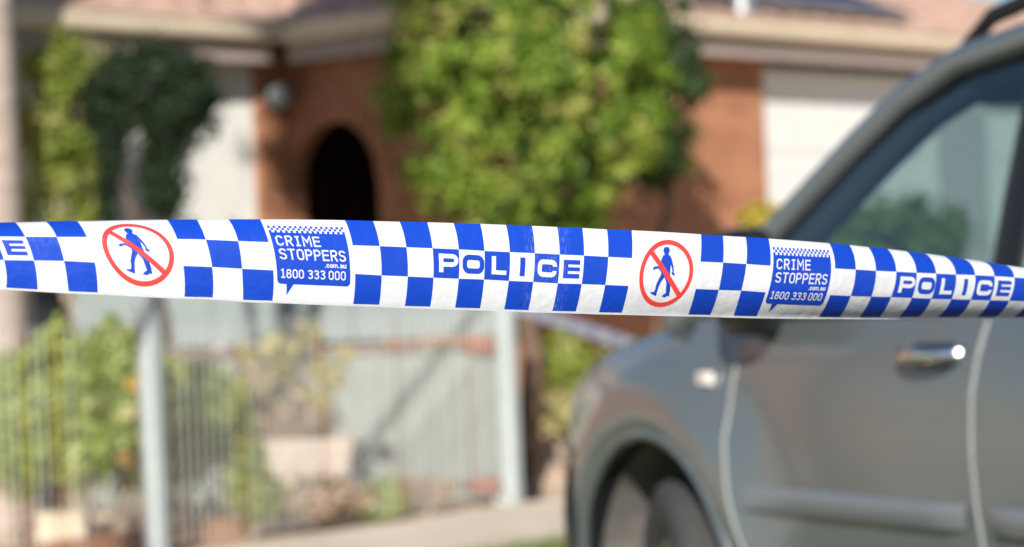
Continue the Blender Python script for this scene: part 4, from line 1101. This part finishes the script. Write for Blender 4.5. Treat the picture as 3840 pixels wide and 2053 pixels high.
# ------------------------------------------------------------------ police tape (the subject)
T_ = np.array(TT, float)
_X = T_[:, 0]; _Y = T_[:, 1:]; _G = np.gradient(_Y, _X, axis=0); _rows = {}
def herm(x):
    k = round(x, 5)
    if k not in _rows:
        i = min(max(int(np.searchsorted(_X, x)) - 1, 0), len(_X) - 2); h = _X[i + 1] - _X[i]; t = (x - _X[i]) / h
        _rows[k] = ((2*t**3 - 3*t**2 + 1) * _Y[i] + (t**3 - 2*t**2 + t) * h * _G[i] + (-2*t**3 + 3*t**2) * _Y[i + 1] + (t**3 - t**2) * h * _G[i + 1]).tolist()
    return _rows[k]
DU = ([-1, 0, 6, 12, 18, 23, 26, 32, 37, 43], [2.275, 2.28, 2.32, 2.37, 2.43, 2.48, 2.515, 2.60, 2.68, 2.78])     # depth along the tape
CT = ([-1, 6, 12, 20, 26, 32, 43], [0.018, 0.014, 0.008, 0.006, 0.006, 0.010, 0.016])                            # how far the top curls back
CB = ([-1, 6, 12, 20, 26, 32, 43], [0.002, 0.003, 0.004, 0.006, 0.010, 0.017, 0.022])                            # and the bottom
U0, U1, VB = -1.0, 43.0, 3.085
def surf_in(u, v):
    vv = min(max(v, 0.0), 3.0)
    row = herm(u)
    V = (0.0, 1.0, 2.0, 3.0); x = y = 0.0
    for i in range(4):
        w = 1.0
        for j in range(4):
            if j != i: w *= (vv - V[j]) / (V[i] - V[j])
        x += w * row[2 * i]; y += w * row[2 * i + 1]
    d = float(np.interp(u, *DU))
    if vv < 1.2: d += float(np.interp(u, *CT)) * ((1.2 - vv) / 1.2) ** 1.7
    if vv > 1.8: d += float(np.interp(u, *CB)) * ((vv - 1.8) / 1.2) ** 1.7
    if v > 3.0: x += (row[6] - row[4]) * (v - 3.0) ; y += (v - 3.0) * 100.0; d += 0.0008 * (v - 3.0) / 0.085
    p = P(x, y, d)
    if v < 0: p = p + Vector((0, 0.010, -0.002)) * (-v / 0.08)
    return p
# plain cells either side of the measured stretch continue straight
eL = (surf_in(U0 + 3, 1.5) - surf_in(U0, 1.5)) / 3; eR = (surf_in(U1, 1.5) - surf_in(U1 - 3, 1.5)) / 3
def surf(u, v):
    if u < U0: return surf_in(U0, v) + eL * (u - U0)
    if u > U1: return surf_in(U1, v) + eR * (u - U1)
    return surf_in(u, v)
_cache = {}
def S(u, v, lift=0.0):
    k = (round(u, 4), round(v, 4))
    if k not in _cache:
        p = surf(u, v); e = 0.02
        a = surf(u + e, v) - surf(u - e, v); v0, v1 = max(v - e, 0.0), min(v + e, 3.0)
        if v1 - v0 < 1e-6: v0 = 2.95
        b = surf(u, v0) - surf(u, v1)
        n_ = a.cross(b).normalized()
        if n_.dot(CAM_L - p) < 0: n_ = -n_
        _cache[k] = (p, n_)
    p, n_ = _cache[k]
    return p + n_ * lift

def tape_mat(name, col, rough, transl, crease=False):
    m = bpy.data.materials.new(name); m.use_nodes = True; nt = m.node_tree
    b = nt.nodes['Principled BSDF']; out = nt.nodes['Material Output']
    b.inputs['Base Color'].default_value = (*col, 1); b.inputs['Roughness'].default_value = rough; b.inputs['Specular IOR Level'].default_value = 0.45
    uv = nt.nodes.new('ShaderNodeUVMap')
    n1 = nt.nodes.new('ShaderNodeTexNoise'); n1.inputs['Scale'].default_value = 2.2; n1.inputs['Detail'].default_value = 3
    nt.links.new(uv.outputs[0], n1.inputs['Vector'])
    bp = nt.nodes.new('ShaderNodeBump'); bp.inputs['Strength'].default_value = 0.22; bp.inputs['Distance'].default_value = 0.004
    nt.links.new(n1.outputs['Fac'], bp.inputs['Height']); nt.links.new(bp.outputs[0], b.inputs['Normal'])
    if crease:                                              # stretched ink: fine pale hairlines in a worn stretch of the print
        mp = nt.nodes.new('ShaderNodeMapping'); mp.inputs['Scale'].default_value = (60, 3.0, 1); nt.links.new(uv.outputs[0], mp.inputs[0])
        ns = nt.nodes.new('ShaderNodeTexNoise'); ns.inputs['Scale'].default_value = 1.0; ns.inputs['Detail'].default_value = 3; nt.links.new(mp.outputs[0], ns.inputs['Vector'])
        rp = nt.nodes.new('ShaderNodeValToRGB'); rp.color_ramp.elements[0].position, rp.color_ramp.elements[1].position = 0.56, 0.66
        nt.links.new(ns.outputs['Fac'], rp.inputs[0])
        sp = nt.nodes.new('ShaderNodeSeparateXYZ'); nt.links.new(uv.outputs[0], sp.inputs[0])
        cr = nt.nodes.new('ShaderNodeValToRGB'); el = cr.color_ramp.elements
        # along-tape mask, u scaled 0..50 -> 0..1
        dv = nt.nodes.new('ShaderNodeMath'); dv.operation = 'DIVIDE'; dv.inputs[1].default_value = 50; nt.links.new(sp.outputs[0], dv.inputs[0])
        stops = [(18.55, 0), (18.85, 1), (19.0, .8), (19.6, .55), (20.05, 1), (20.3, .9), (20.45, 0)]
        while len(el) < len(stops): el.new(0.5)
        for e_, (u_, w_) in zip(el, stops): e_.position = u_ / 50; e_.color = (w_, w_, w_, 1)
        nt.links.new(dv.outputs[0], cr.inputs[0])
        mu = nt.nodes.new('ShaderNodeMath'); mu.operation = 'MULTIPLY'; nt.links.new(rp.outputs[0], mu.inputs[0]); nt.links.new(cr.outputs[0], mu.inputs[1])
        mu2 = nt.nodes.new('ShaderNodeMath'); mu2.operation = 'MULTIPLY'; mu2.inputs[1].default_value = 0.42; nt.links.new(mu.outputs[0], mu2.inputs[0])
        n3 = nt.nodes.new('ShaderNodeTexNoise'); n3.inputs['Scale'].default_value = 1.4; n3.inputs['Detail'].default_value = 5; nt.links.new(uv.outputs[0], n3.inputs['Vector'])
        vr = nt.nodes.new('ShaderNodeMixRGB'); vr.inputs[1].default_value = (*[c * 0.92 for c in col], 1); vr.inputs[2].default_value = (*[c * 1.1 for c in col], 1); nt.links.new(n3.outputs['Fac'], vr.inputs[0])
        mx = nt.nodes.new('ShaderNodeMixRGB'); mx.inputs[2].default_value = (0.45, 0.55, 0.85, 1); nt.links.new(vr.outputs[0], mx.inputs[1])
        nt.links.new(mu2.outputs[0], mx.inputs[0]); nt.links.new(mx.outputs[0], b.inputs['Base Color'])
    t = nt.nodes.new('ShaderNodeBsdfTranslucent'); t.inputs[0].default_value = (*col, 1)
    mx2 = nt.nodes.new('ShaderNodeMixShader'); mx2.inputs[0].default_value = transl
    nt.links.new(b.outputs[0], mx2.inputs[1]); nt.links.new(t.outputs[0], mx2.inputs[2]); nt.links.new(mx2.outputs[0], out.inputs[0])
    return m
TW = tape_mat('white tape film', (0.72, 0.74, 0.77), 0.38, 0.10)
TB = tape_mat('blue tape ink', (0.006, 0.055, 0.47), 0.36, 0.05, True)
TR = tape_mat('red tape ink', (0.80, 0.055, 0.050), 0.36, 0.05)
TN = tape_mat('navy overprint ink', (0.012, 0.05, 0.42), 0.36, 0.05)

tape_o = surf(20, 3.085)
tape = tag(empty('police_tape', tape_o), 'blue and white checked police tape stretched across the foreground', 'barrier tape')
def uv_obj(name, verts_uv, faces, lift, m, parent):
    me = bpy.data.meshes.new(name)
    me.from_pydata([tuple(S(u, v, lift) - tape_o) for u, v in verts_uv], [], faces); me.update()
    uvl = me.uv_layers.new(name='UVMap')
    for lp in me.loops: uvl.data[lp.index].uv = verts_uv[lp.vertex_index]
    return link(name, me, m, parent, True, 180)
# film
UA, UB = -46, 84
us = [UA, -30, -15, -6] + [U0 + 0.25 * k for k in range(int((U1 - U0) / 0.25) + 1)] + [46, 55, 70, UB]
vs_ = [-0.08, -0.03] + [0.15 * k for k in range(21)] + [VB * 0.5 + 1.5, VB]
vu = [(u, v) for u in us for v in vs_]; nv = len(vs_)
uv_obj('tape_film', vu, [(i * nv + j, i * nv + j + 1, (i + 1) * nv + j + 1, (i + 1) * nv + j) for i in range(len(us) - 1) for j in range(nv - 1)], 0.0, TW, tape)

class Sheet:                                                # collects printed shapes in tape coordinates
    def __init__(s): s.v, s.f = [], []
    def quadgrid(s, pts, nu, nv_):                          # pts(i/nu, j/nv) -> (u, v)
        b = len(s.v)
        for i in range(nu + 1):
            for j in range(nv_ + 1): s.v.append(pts(i / nu, j / nv_))
        for i in range(nu):
            for j in range(nv_):
                q = b + i * (nv_ + 1) + j; s.f.append((q, q + 1, q + nv_ + 2, q + nv_ + 1))
    def rect(s, u0, v0, u1, v1, n=None):
        nu, nv_ = (max(1, int(abs(u1 - u0) / 0.13)), max(1, int(abs(v1 - v0) / 0.13))) if n is None else (n, n)
        s.quadgrid(lambda a, b: (u0 + (u1 - u0) * a, v0 + (v1 - v0) * b), nu, nv_)
    def stroke(s, pts, t, closed=False):                    # constant-width line with mitred joints
        p = [np.array(q, float) for q in pts]
        if closed and np.allclose(p[0], p[-1]): p = p[:-1]
        n_ = len(p); L = []
        for i in range(n_):
            a = p[(i - 1) % n_] if (closed or i > 0) else None; c = p[(i + 1) % n_] if (closed or i < n_ - 1) else None
            def nm(x, y):
                d = y - x; d = d / (np.linalg.norm(d) + 1e-9); return np.array([-d[1], d[0]])
            if a is None: nn = nm(p[i], c)
            elif c is None: nn = nm(a, p[i])
            else:
                n1, n2 = nm(a, p[i]), nm(p[i], c); nn = n1 + n2; nn = nn / (np.linalg.norm(nn) + 1e-9)
                nn = nn / max(0.5, float(nn @ n1))
            L.append((p[i] + nn * t / 2, p[i] - nn * t / 2))
        rng = range(n_ if closed else n_ - 1)
        for i in rng:
            A, B = L[i], L[(i + 1) % n_]; seg = max(1, int(np.linalg.norm(p[(i + 1) % n_] - p[i]) / 0.13))
            s.quadgrid(lambda x, y: tuple((A[0] * (1 - x) + B[0] * x) * (1 - y) + (A[1] * (1 - x) + B[1] * x) * y), seg, 1)
    def poly(s, pts):
        bm = bmesh.new(); f_ = bm.faces.new([bm.verts.new((u, v, 0)) for u, v in pts]); bm.normal_update()
        bmesh.ops.triangulate(bm, faces=bm.faces[:], ngon_method='EAR_CLIP')
        for _ in range(5):
            le = [e for e in bm.edges if e.calc_length() > 0.16]
            if not le: break
            bmesh.ops.subdivide_edges(bm, edges=le, cuts=1); bmesh.ops.triangulate(bm, faces=bm.faces[:])
        b = len(s.v); bm.verts.index_update()
        s.v += [(q.co.x, q.co.y) for q in bm.verts]; s.f += [tuple(b + q.index for q in f2.verts) for f2 in bm.faces]
        bm.free()
    def build(s, name, lift, m, parent): return uv_obj(name, s.v, s.f, lift, m, parent)

LIFT = 0.00022
# checks: period 20 columns: sign in 3..6, bubble in 9..12
for base in (-60, -40, -20, 0, 20, 40, 60):
    rest = Sheet()
    for u, rows in ((6, (0, 2)), (7, (1,)), (8, (0, 2)), (12, (0, 2)), (13, (1,)), (14, (0, 2)), (15, (1,)), (16, (0, 2)), (17, (1,)), (18, (0, 2)), (19, (1,)), (20, (0, 2)), (21, (1,)), (22, (0, 2))):
        uu = base + u
        if uu < UA or uu + 1 > UB: continue
        for r in rows:
            sh = Sheet(); n_ = 2 if uu < U0 - 1 or uu > U1 else 7
            sh.rect(uu, r + (0.0 if r else 0.002), uu + 1, r + 1 - 0.004, n_)
            if sh is not rest: sh.build('blue_check', LIFT, TB, tape)
    if rest.v: rest.build('check_print', LIFT, TB, tape)['kind'] = 'stuff'

def rr(x0, y0, x1, y1, r, n=5, start=0):
    out = []
    for cx, cy, a0 in ((x1 - r, y1 - r, 0), (x0 + r, y1 - r, 90), (x0 + r, y0 + r, 180), (x1 - r, y0 + r, 270)):
        for k in range(n + 1): th = R(a0 + 90 * k / n); out.append((cx + r * math.cos(th), cy + r * math.sin(th)))
    return out
def police(b):                                              # wide letters, u offset b of the P cell; v grows downwards
    L_ = [Sheet() for _ in range(6)]; t = 0.165; y0, y1 = 1.17, 1.805; h = t / 2
    bowl = [(b + 0.21, y0 + h), (b + 0.70, y0 + h)] + [(b + 0.74 + 0.145 * math.cos(R(a)), y0 + h + 0.14 + 0.14 * math.sin(R(a))) for a in (-80, -55, -25, 0, 25, 55, 80)] + [(b + 0.70, y0 + h + 0.285), (b + 0.30, y0 + h + 0.285)]
    w = L_[0]; w.stroke([(b + 0.295, y0), (b + 0.295, y1)], t); w.stroke(bowl, t * 0.92)
    L_[1].stroke(rr(b + 1.13 + h, y0 + h, b + 1.97 - h, y1 - h, 0.17), t * 1.08, True)
    w = L_[2]; w.stroke([(b + 2.36, y0), (b + 2.36, y1 - 0.005)], t); w.stroke([(b + 2.28, y1 - h * 0.9), (b + 2.87, y1 - h * 0.9)], t * 0.88)
    L_[3].stroke([(b + 3.515, y0), (b + 3.515, y1 + 0.01)], 0.205)
    r = 0.13; x0, x1 = b + 4.13 + h, b + 4.90 - h; ya, yb = y0 + 0.03 + h, y1 - h
    c_ = [(x1, y0 + 0.262), (x1, ya + r)] + [(x1 - r + r * math.cos(R(a)), ya + r - r * math.sin(R(a))) for a in (30, 60, 90)] + [(x0 + r - r * math.sin(R(a)), ya + r - r * math.cos(R(a))) for a in (0, 30, 60, 90)] + [(x0 + r - r * math.cos(R(a)), yb - r + r * math.sin(R(a))) for a in (0, 30, 60, 90)] + [(x1 - r + r * math.sin(R(a)), yb - r + r * math.cos(R(a))) for a in (0, 30, 60, 90)] + [(x1, y1 - 0.222)]
    L_[4].stroke(c_, t)
    k = L_[5]; k.stroke([(b + 5.265, y0), (b + 5.265, y1)], 0.19)
    for yy in (y0 + 0.078, (y0 + y1) / 2, y1 - 0.075): k.stroke([(b + 5.2, yy), (b + 5.85, yy)], 0.15 if yy != (y0 + y1) / 2 else 0.13)
    for q, s_ in enumerate(L_): s_.build('letter', 2 * LIFT, TW if q % 2 == 0 else TB, tape)
for b in (-5, 15, 35): police(b)

FIG = [(24.35,.59),(24.40,.545),(24.48,.53),(24.56,.55),(24.61,.61),(24.61,.68),(24.58,.75),(24.56,.80),(24.66,.85),(24.71,.93),(24.76,1.04),(24.83,1.2),(24.88,1.36),(24.87,1.42),(24.95,1.48),(24.93,1.53),(24.86,1.54),(24.79,1.47),(24.82,1.4),(24.78,1.28),(24.71,1.16),(24.72,1.38),(24.75,1.53),(24.78,1.73),(24.84,1.9),(24.88,2.1),(24.885,2.21),(24.895,2.32),(24.81,2.30),(24.71,2.365),(24.56,2.33),(24.63,2.25),(24.72,2.2),(24.68,2.04),(24.64,1.82),(24.51,1.62),(24.39,1.8),(24.33,1.99),(24.31,2.19),(24.31,2.32),(24.19,2.29),(24.02,2.22),(24.04,2.175),(24.17,2.18),(24.20,2.1),(24.21,1.88),(24.27,1.7),(24.34,1.53),(24.33,1.44),(24.19,1.32),(24.09,1.33),(23.98,1.385),(23.94,1.31),(24.03,1.25),(24.16,1.24),(24.28,1.14),(24.26,1.02),(24.34,.84),(24.44,.8),(24.36,.78),(24.38,.73),(24.33,.71)]
FIG_OFF = 20.0
def sign(b):                                                # prohibition sign; b = u of the period start (sign cell b+3 .. b+6)
    cx, cy, r0, r1 = b + 4.57, 1.505, 1.035, 1.205
    s = Sheet(); s.quadgrid(lambda a, c: (cx + (r0 + (r1 - r0) * c) * math.cos(2 * math.pi * a) * 0.975, cy + (r0 + (r1 - r0) * c) * math.sin(2 * math.pi * a) * 1.02), 120, 2)
    sg = s.build('prohibition_sign', LIFT, TR, tape)
    s = Sheet(); s.poly([(u - FIG_OFF + b, v) for u, v in FIG]); s.build('walking_figure', LIFT, TB, sg)
    s = Sheet(); s.stroke([(cx - 0.80, cy - 0.80), (cx + 0.80, cy + 0.80)], 0.185); s.build('sign_bar', 2 * LIFT, TR, sg)
for b in (-20, 0, 20, 40): sign(b)

# stroke font for the small print (x right, y up, cap height 1)
def arc(cx, cy, rx, ry, a0, a1, n=7): return [(cx + rx * math.cos(R(a0 + (a1 - a0) * k / n)), cy + ry * math.sin(R(a0 + (a1 - a0) * k / n))) for k in range(n + 1)]
def glyph(ch, w, h=0.075):                                  # strokes as (points, closed); w = width, h = inset
    x0, x1, m = h, w - h, w / 2; r = (x1 - x0) / 2
    o = lambda ya, yb: ([q for q in rr(x0, ya, x1, yb, r * 0.92, 6)], True)
    if ch == 'C': return [(arc(m, 1 - h - r, r, r, 8, 180, 11) + arc(m, h + r, r, r, 180, 352, 11), False)]
    if ch in 'O0': return [o(h, 1 - h)]
    if ch == 'R': return [([(x0, 0), (x0, 1)], False), ([(x0, 1 - h), (m, 1 - h)] + arc(m, .73, r, .73 - .5 + .04 - h + .04, 90, -90, 9) + [(x0, .47)], False), ([(m, .47), (x1 + h * .4, 0)], False)]
    if ch == 'P': return [([(x0, 0), (x0, 1)], False), ([(x0, 1 - h), (m, 1 - h)] + arc(m, .69, r, .31 - h, 90, -90, 9) + [(x0, .38 + h)], False)]
    if ch == 'I': return [([(m, h), (m, 1 - h)], False), ([(w * .14, 1 - h), (w * .86, 1 - h)], False), ([(w * .14, h), (w * .86, h)], False)]
    if ch == 'M': return [([(x0, 0), (x0, .99), (m, .42), (x1, .99), (x1, 0)], False)]
    if ch == 'E': return [([(x0, 0), (x0, 1)], False)] + [([(x0, y), (x1 + h * (.8 if y != .52 else .3), y)], False) for y in (h, .52, 1 - h)]
    if ch == 'T': return [([(m, 0), (m, 1 - h)], False), ([(0, 1 - h), (w, 1 - h)], False)]
    if ch == 'S': return [([(x1, .77)] + arc(m, .75, r, .25 - h, 10, 180, 7) + arc(m, .73, r, .22, 190, 255, 3) + arc(m, .27, r, .24, 75, 0, 4) + arc(m, .25, r, .25 - h, -10, -180, 7) + [(x0, .25)], False)]
    if ch == '1': return [([(m + .02, h), (m + .02, .97), (w * .12, .80)], False), ([(w * .05, h), (w * .98, h)], False)]
    if ch == '8': return [([q for q in rr(x0 + .02, .53, x1 - .02, 1 - h, r * .85, 5)], True), ([q for q in rr(x0, h, x1, .53, r * .9, 5)], True)]
    if ch == '3': return [([(x0, .80)] + arc(m, .76, r, .24 - h, 160, -80, 9) + [(m - .08, .53)], False), ([(m - .08, .53)] + arc(m, .29, r, .24, 80, 0, 4) + arc(m, .27, r, .27 - h, -10, -165, 7), False)]
    if ch == '.': return [([(m - .09, .09), (m + .09, .09)], False)]
    X = .70                                                  # x height of the lower-case letters
    if ch == 'c': return [([(x1, X - .2)] + arc(m, X - h - r, r, r, 20, 180, 6) + arc(m, h + r, r, r, 180, 340, 6), False)]
    if ch == 'o': return [o(h, X - h)]
    if ch == 'u': return [([(x0, X), (x0, h + r)] + arc(m, h + r, r, r, 180, 360, 6) + [(x1, X), (x1, 0)], False)]
    if ch == 'a': return [([(x0, X - .12)] + arc(m, X - h - r * .8, r, r * .8, 150, 0, 6) + [(x1, 0)], False), ([q for q in rr(x0, h, x1, .42, r * .8, 4)], True)]
    if ch == 'm': return [([(x0, 0), (x0, X)], False), ([(x0, X - .18)] + arc(x0 + r * .5, X - h - .12, r * .5, .12, 180, 0, 5) + [(m, 0)], False), ([(m, X - .18)] + arc(m + r * .5, X - h - .12, r * .5, .12, 180, 0, 5) + [(x1, 0)], False)]
    return []
def text(s, string, u0, u1, v_top, v_base, t, widths=None, gap=0.12):
    """fit the string between u0 and u1; heights between v_top and v_base"""
    W = [(widths or {}).get(c, 0.62) for c in string]; total = sum(W) + gap * (len(string) - 1); k = (u1 - u0) / total; hh = v_base - v_top; x = 0
    for c, w in zip(string, W):
        for pts, cl in glyph(c, w):
            s.stroke([(u0 + (x + px) * k, v_base - py * hh) for px, py in pts], t, cl)
        x += w + gap
def bubble(b):                                              # speech bubble; b = period start, bubble cell b+9 .. b+12
    s = Sheet(); u0, u1, v0, v1, r = b + 9.115, b + 11.815, 0.50, 2.435, 0.14
    ol = [(u0, v0), (u1, v0), (u1, v1 - r)] + [(u1 - r + r * math.cos(R(a)), v1 - r + r * math.sin(R(a))) for a in (22, 45, 68, 90)] + [(b + 9.69, v1), (b + 9.46, 2.79), (b + 9.435, v1)] + [(u0 + r - r * math.sin(R(a)), v1 - r + r * math.cos(R(a))) for a in (0, 22, 45, 68, 90)]
    s.poly(ol); bo = s.build('speech_bubble', LIFT, TB, tape)
    cw = (u1 - u0) / 29; s = Sheet(); s2 = Sheet(); hgt = 0.098
    for k in range(29):
        a = u0 + k * cw
        if k % 2 == 0: s.rect(a, v0 - 2 * hgt, a + cw, v0 - hgt, 1)
        else: s.rect(a, v0 - hgt, a + cw, v0, 1); s2.rect(a, v0, a + cw, v0 + hgt, 1)
    s.build('check_strip', LIFT, TB, bo); s2.build('check_strip', 2 * LIFT, TW, bo)
    t = Sheet()
    text(t, 'CRIME', b + 9.255, b + 10.83, 0.725, 1.115, 0.054, {'I': .52, 'M': .74}, .14)
    text(t, 'STOPPERS', b + 9.265, b + 11.68, 1.215, 1.61, 0.054, {'T': .62}, .11)
    text(t, '.com.au', b + 10.85, b + 11.66, 1.655, 1.835, 0.032, {'.': .34, 'm': .95}, .10)
    text(t, '1800', b + 9.245, b + 10.06, 1.935, 2.24, 0.043, {'1': .5}, .12)
    text(t, '333', b + 10.20, b + 10.86, 1.935, 2.24, 0.043, None, .12)
    text(t, '000', b + 10.985, b + 11.64, 1.935, 2.24, 0.043, None, .12)
    t.build('lettering', 2 * LIFT, TW, bo)
for b in (-20, 0, 20, 40): bubble(b)

# stakes that hold the tape ends, outside the frame
for u, lb in ((UA, 'steel star picket holding the left end of the near police tape'), (UB, 'steel star picket holding the right end of the near police tape')):
    p = surf(u, 1.5); st_ = tag(empty('star_picket', (p.x, p.y + 0.02, 0)), lb, 'post', 'star pickets holding the tape')
    bm = bmesh.new()
    for k in range(3):
        th = R(90 + 120 * k); add_box(bm, (0.012 * math.cos(th), 0.012 * math.sin(th) + 0.0, 0.60), (0.028, 0.005, 1.3), Matrix.Rotation(th, 3, 'Z'))
    obj('picket', bm, M['clad'], st_)
    bm = bmesh.new(); add_lathe(bm, [(0.024, 1.24), (0.026, 1.265), (0.015, 1.28), (0.0, 1.282)], 14); obj('cap', bm, M['redlens'], st_, True)

# ------------------------------------------------------------------ far strand of tape from the fence post past the car
a_, b_ = P(1925, 1145, 15.86), P(2720, 1415, 11.5); mid = P(2200, 1238, 14.3)
ft = tag(empty('police_tape', a_), 'blurred far strand of blue and white police tape tied to the fence post', 'barrier tape')
def fs(t, v):
    p = a_ * ((1 - t) * (1 - 2 * t)) + mid * (4 * t * (1 - t)) + b_ * (t * (2 * t - 1))
    tw = R(8 + 14 * math.sin(3 * t))
    return p + (Vector((0, -math.sin(tw), math.cos(tw))) * (0.5 - v) * 0.075)
N2 = 60; v2 = []; f2 = []
for i in range(N2 + 1):
    for j in range(5): v2.append(fs(i / N2, j / 4) - a_)
for i in range(N2):
    for j in range(4): q = i * 5 + j; f2.append((q, q + 1, q + 6, q + 5))
pydata('tape_film', v2, f2, TW, ft, True, 180)
Ls = (b_ - a_).length; nc = int(Ls / 0.024); v3, f3 = [], []
for k in range(nc):
    for r in range(3):
        if (k + r) % 2 == 0 and k % 20 not in (3, 4, 5, 9, 10, 11):
            q = len(v3); t0, t1 = k / nc, (k + 1) / nc
            v3 += [fs(t0, r / 3.1) - a_ + Vector((0, -0.0015, 0)), fs(t1, r / 3.1) - a_ + Vector((0, -0.0015, 0)), fs(t1, (r + 1) / 3.1) - a_ + Vector((0, -0.0015, 0)), fs(t0, (r + 1) / 3.1) - a_ + Vector((0, -0.0015, 0))]
            f3.append((q, q + 1, q + 2, q + 3))
pydata('check_print', v3, f3, TB, ft)['kind'] = 'stuff'
e_ = Vector((b_.x, b_.y, 0))
st_ = tag(empty('star_picket', e_), 'steel star picket behind the car holding the far tape', 'post', 'star pickets holding the tape')
bm = bmesh.new()
for k in range(3): th = R(90 + 120 * k); add_box(bm, (0.012 * math.cos(th), 0.012 * math.sin(th), 0.42), (0.028, 0.005, 0.95), Matrix.Rotation(th, 3, 'Z'))
obj('picket', bm, M['clad'], st_)
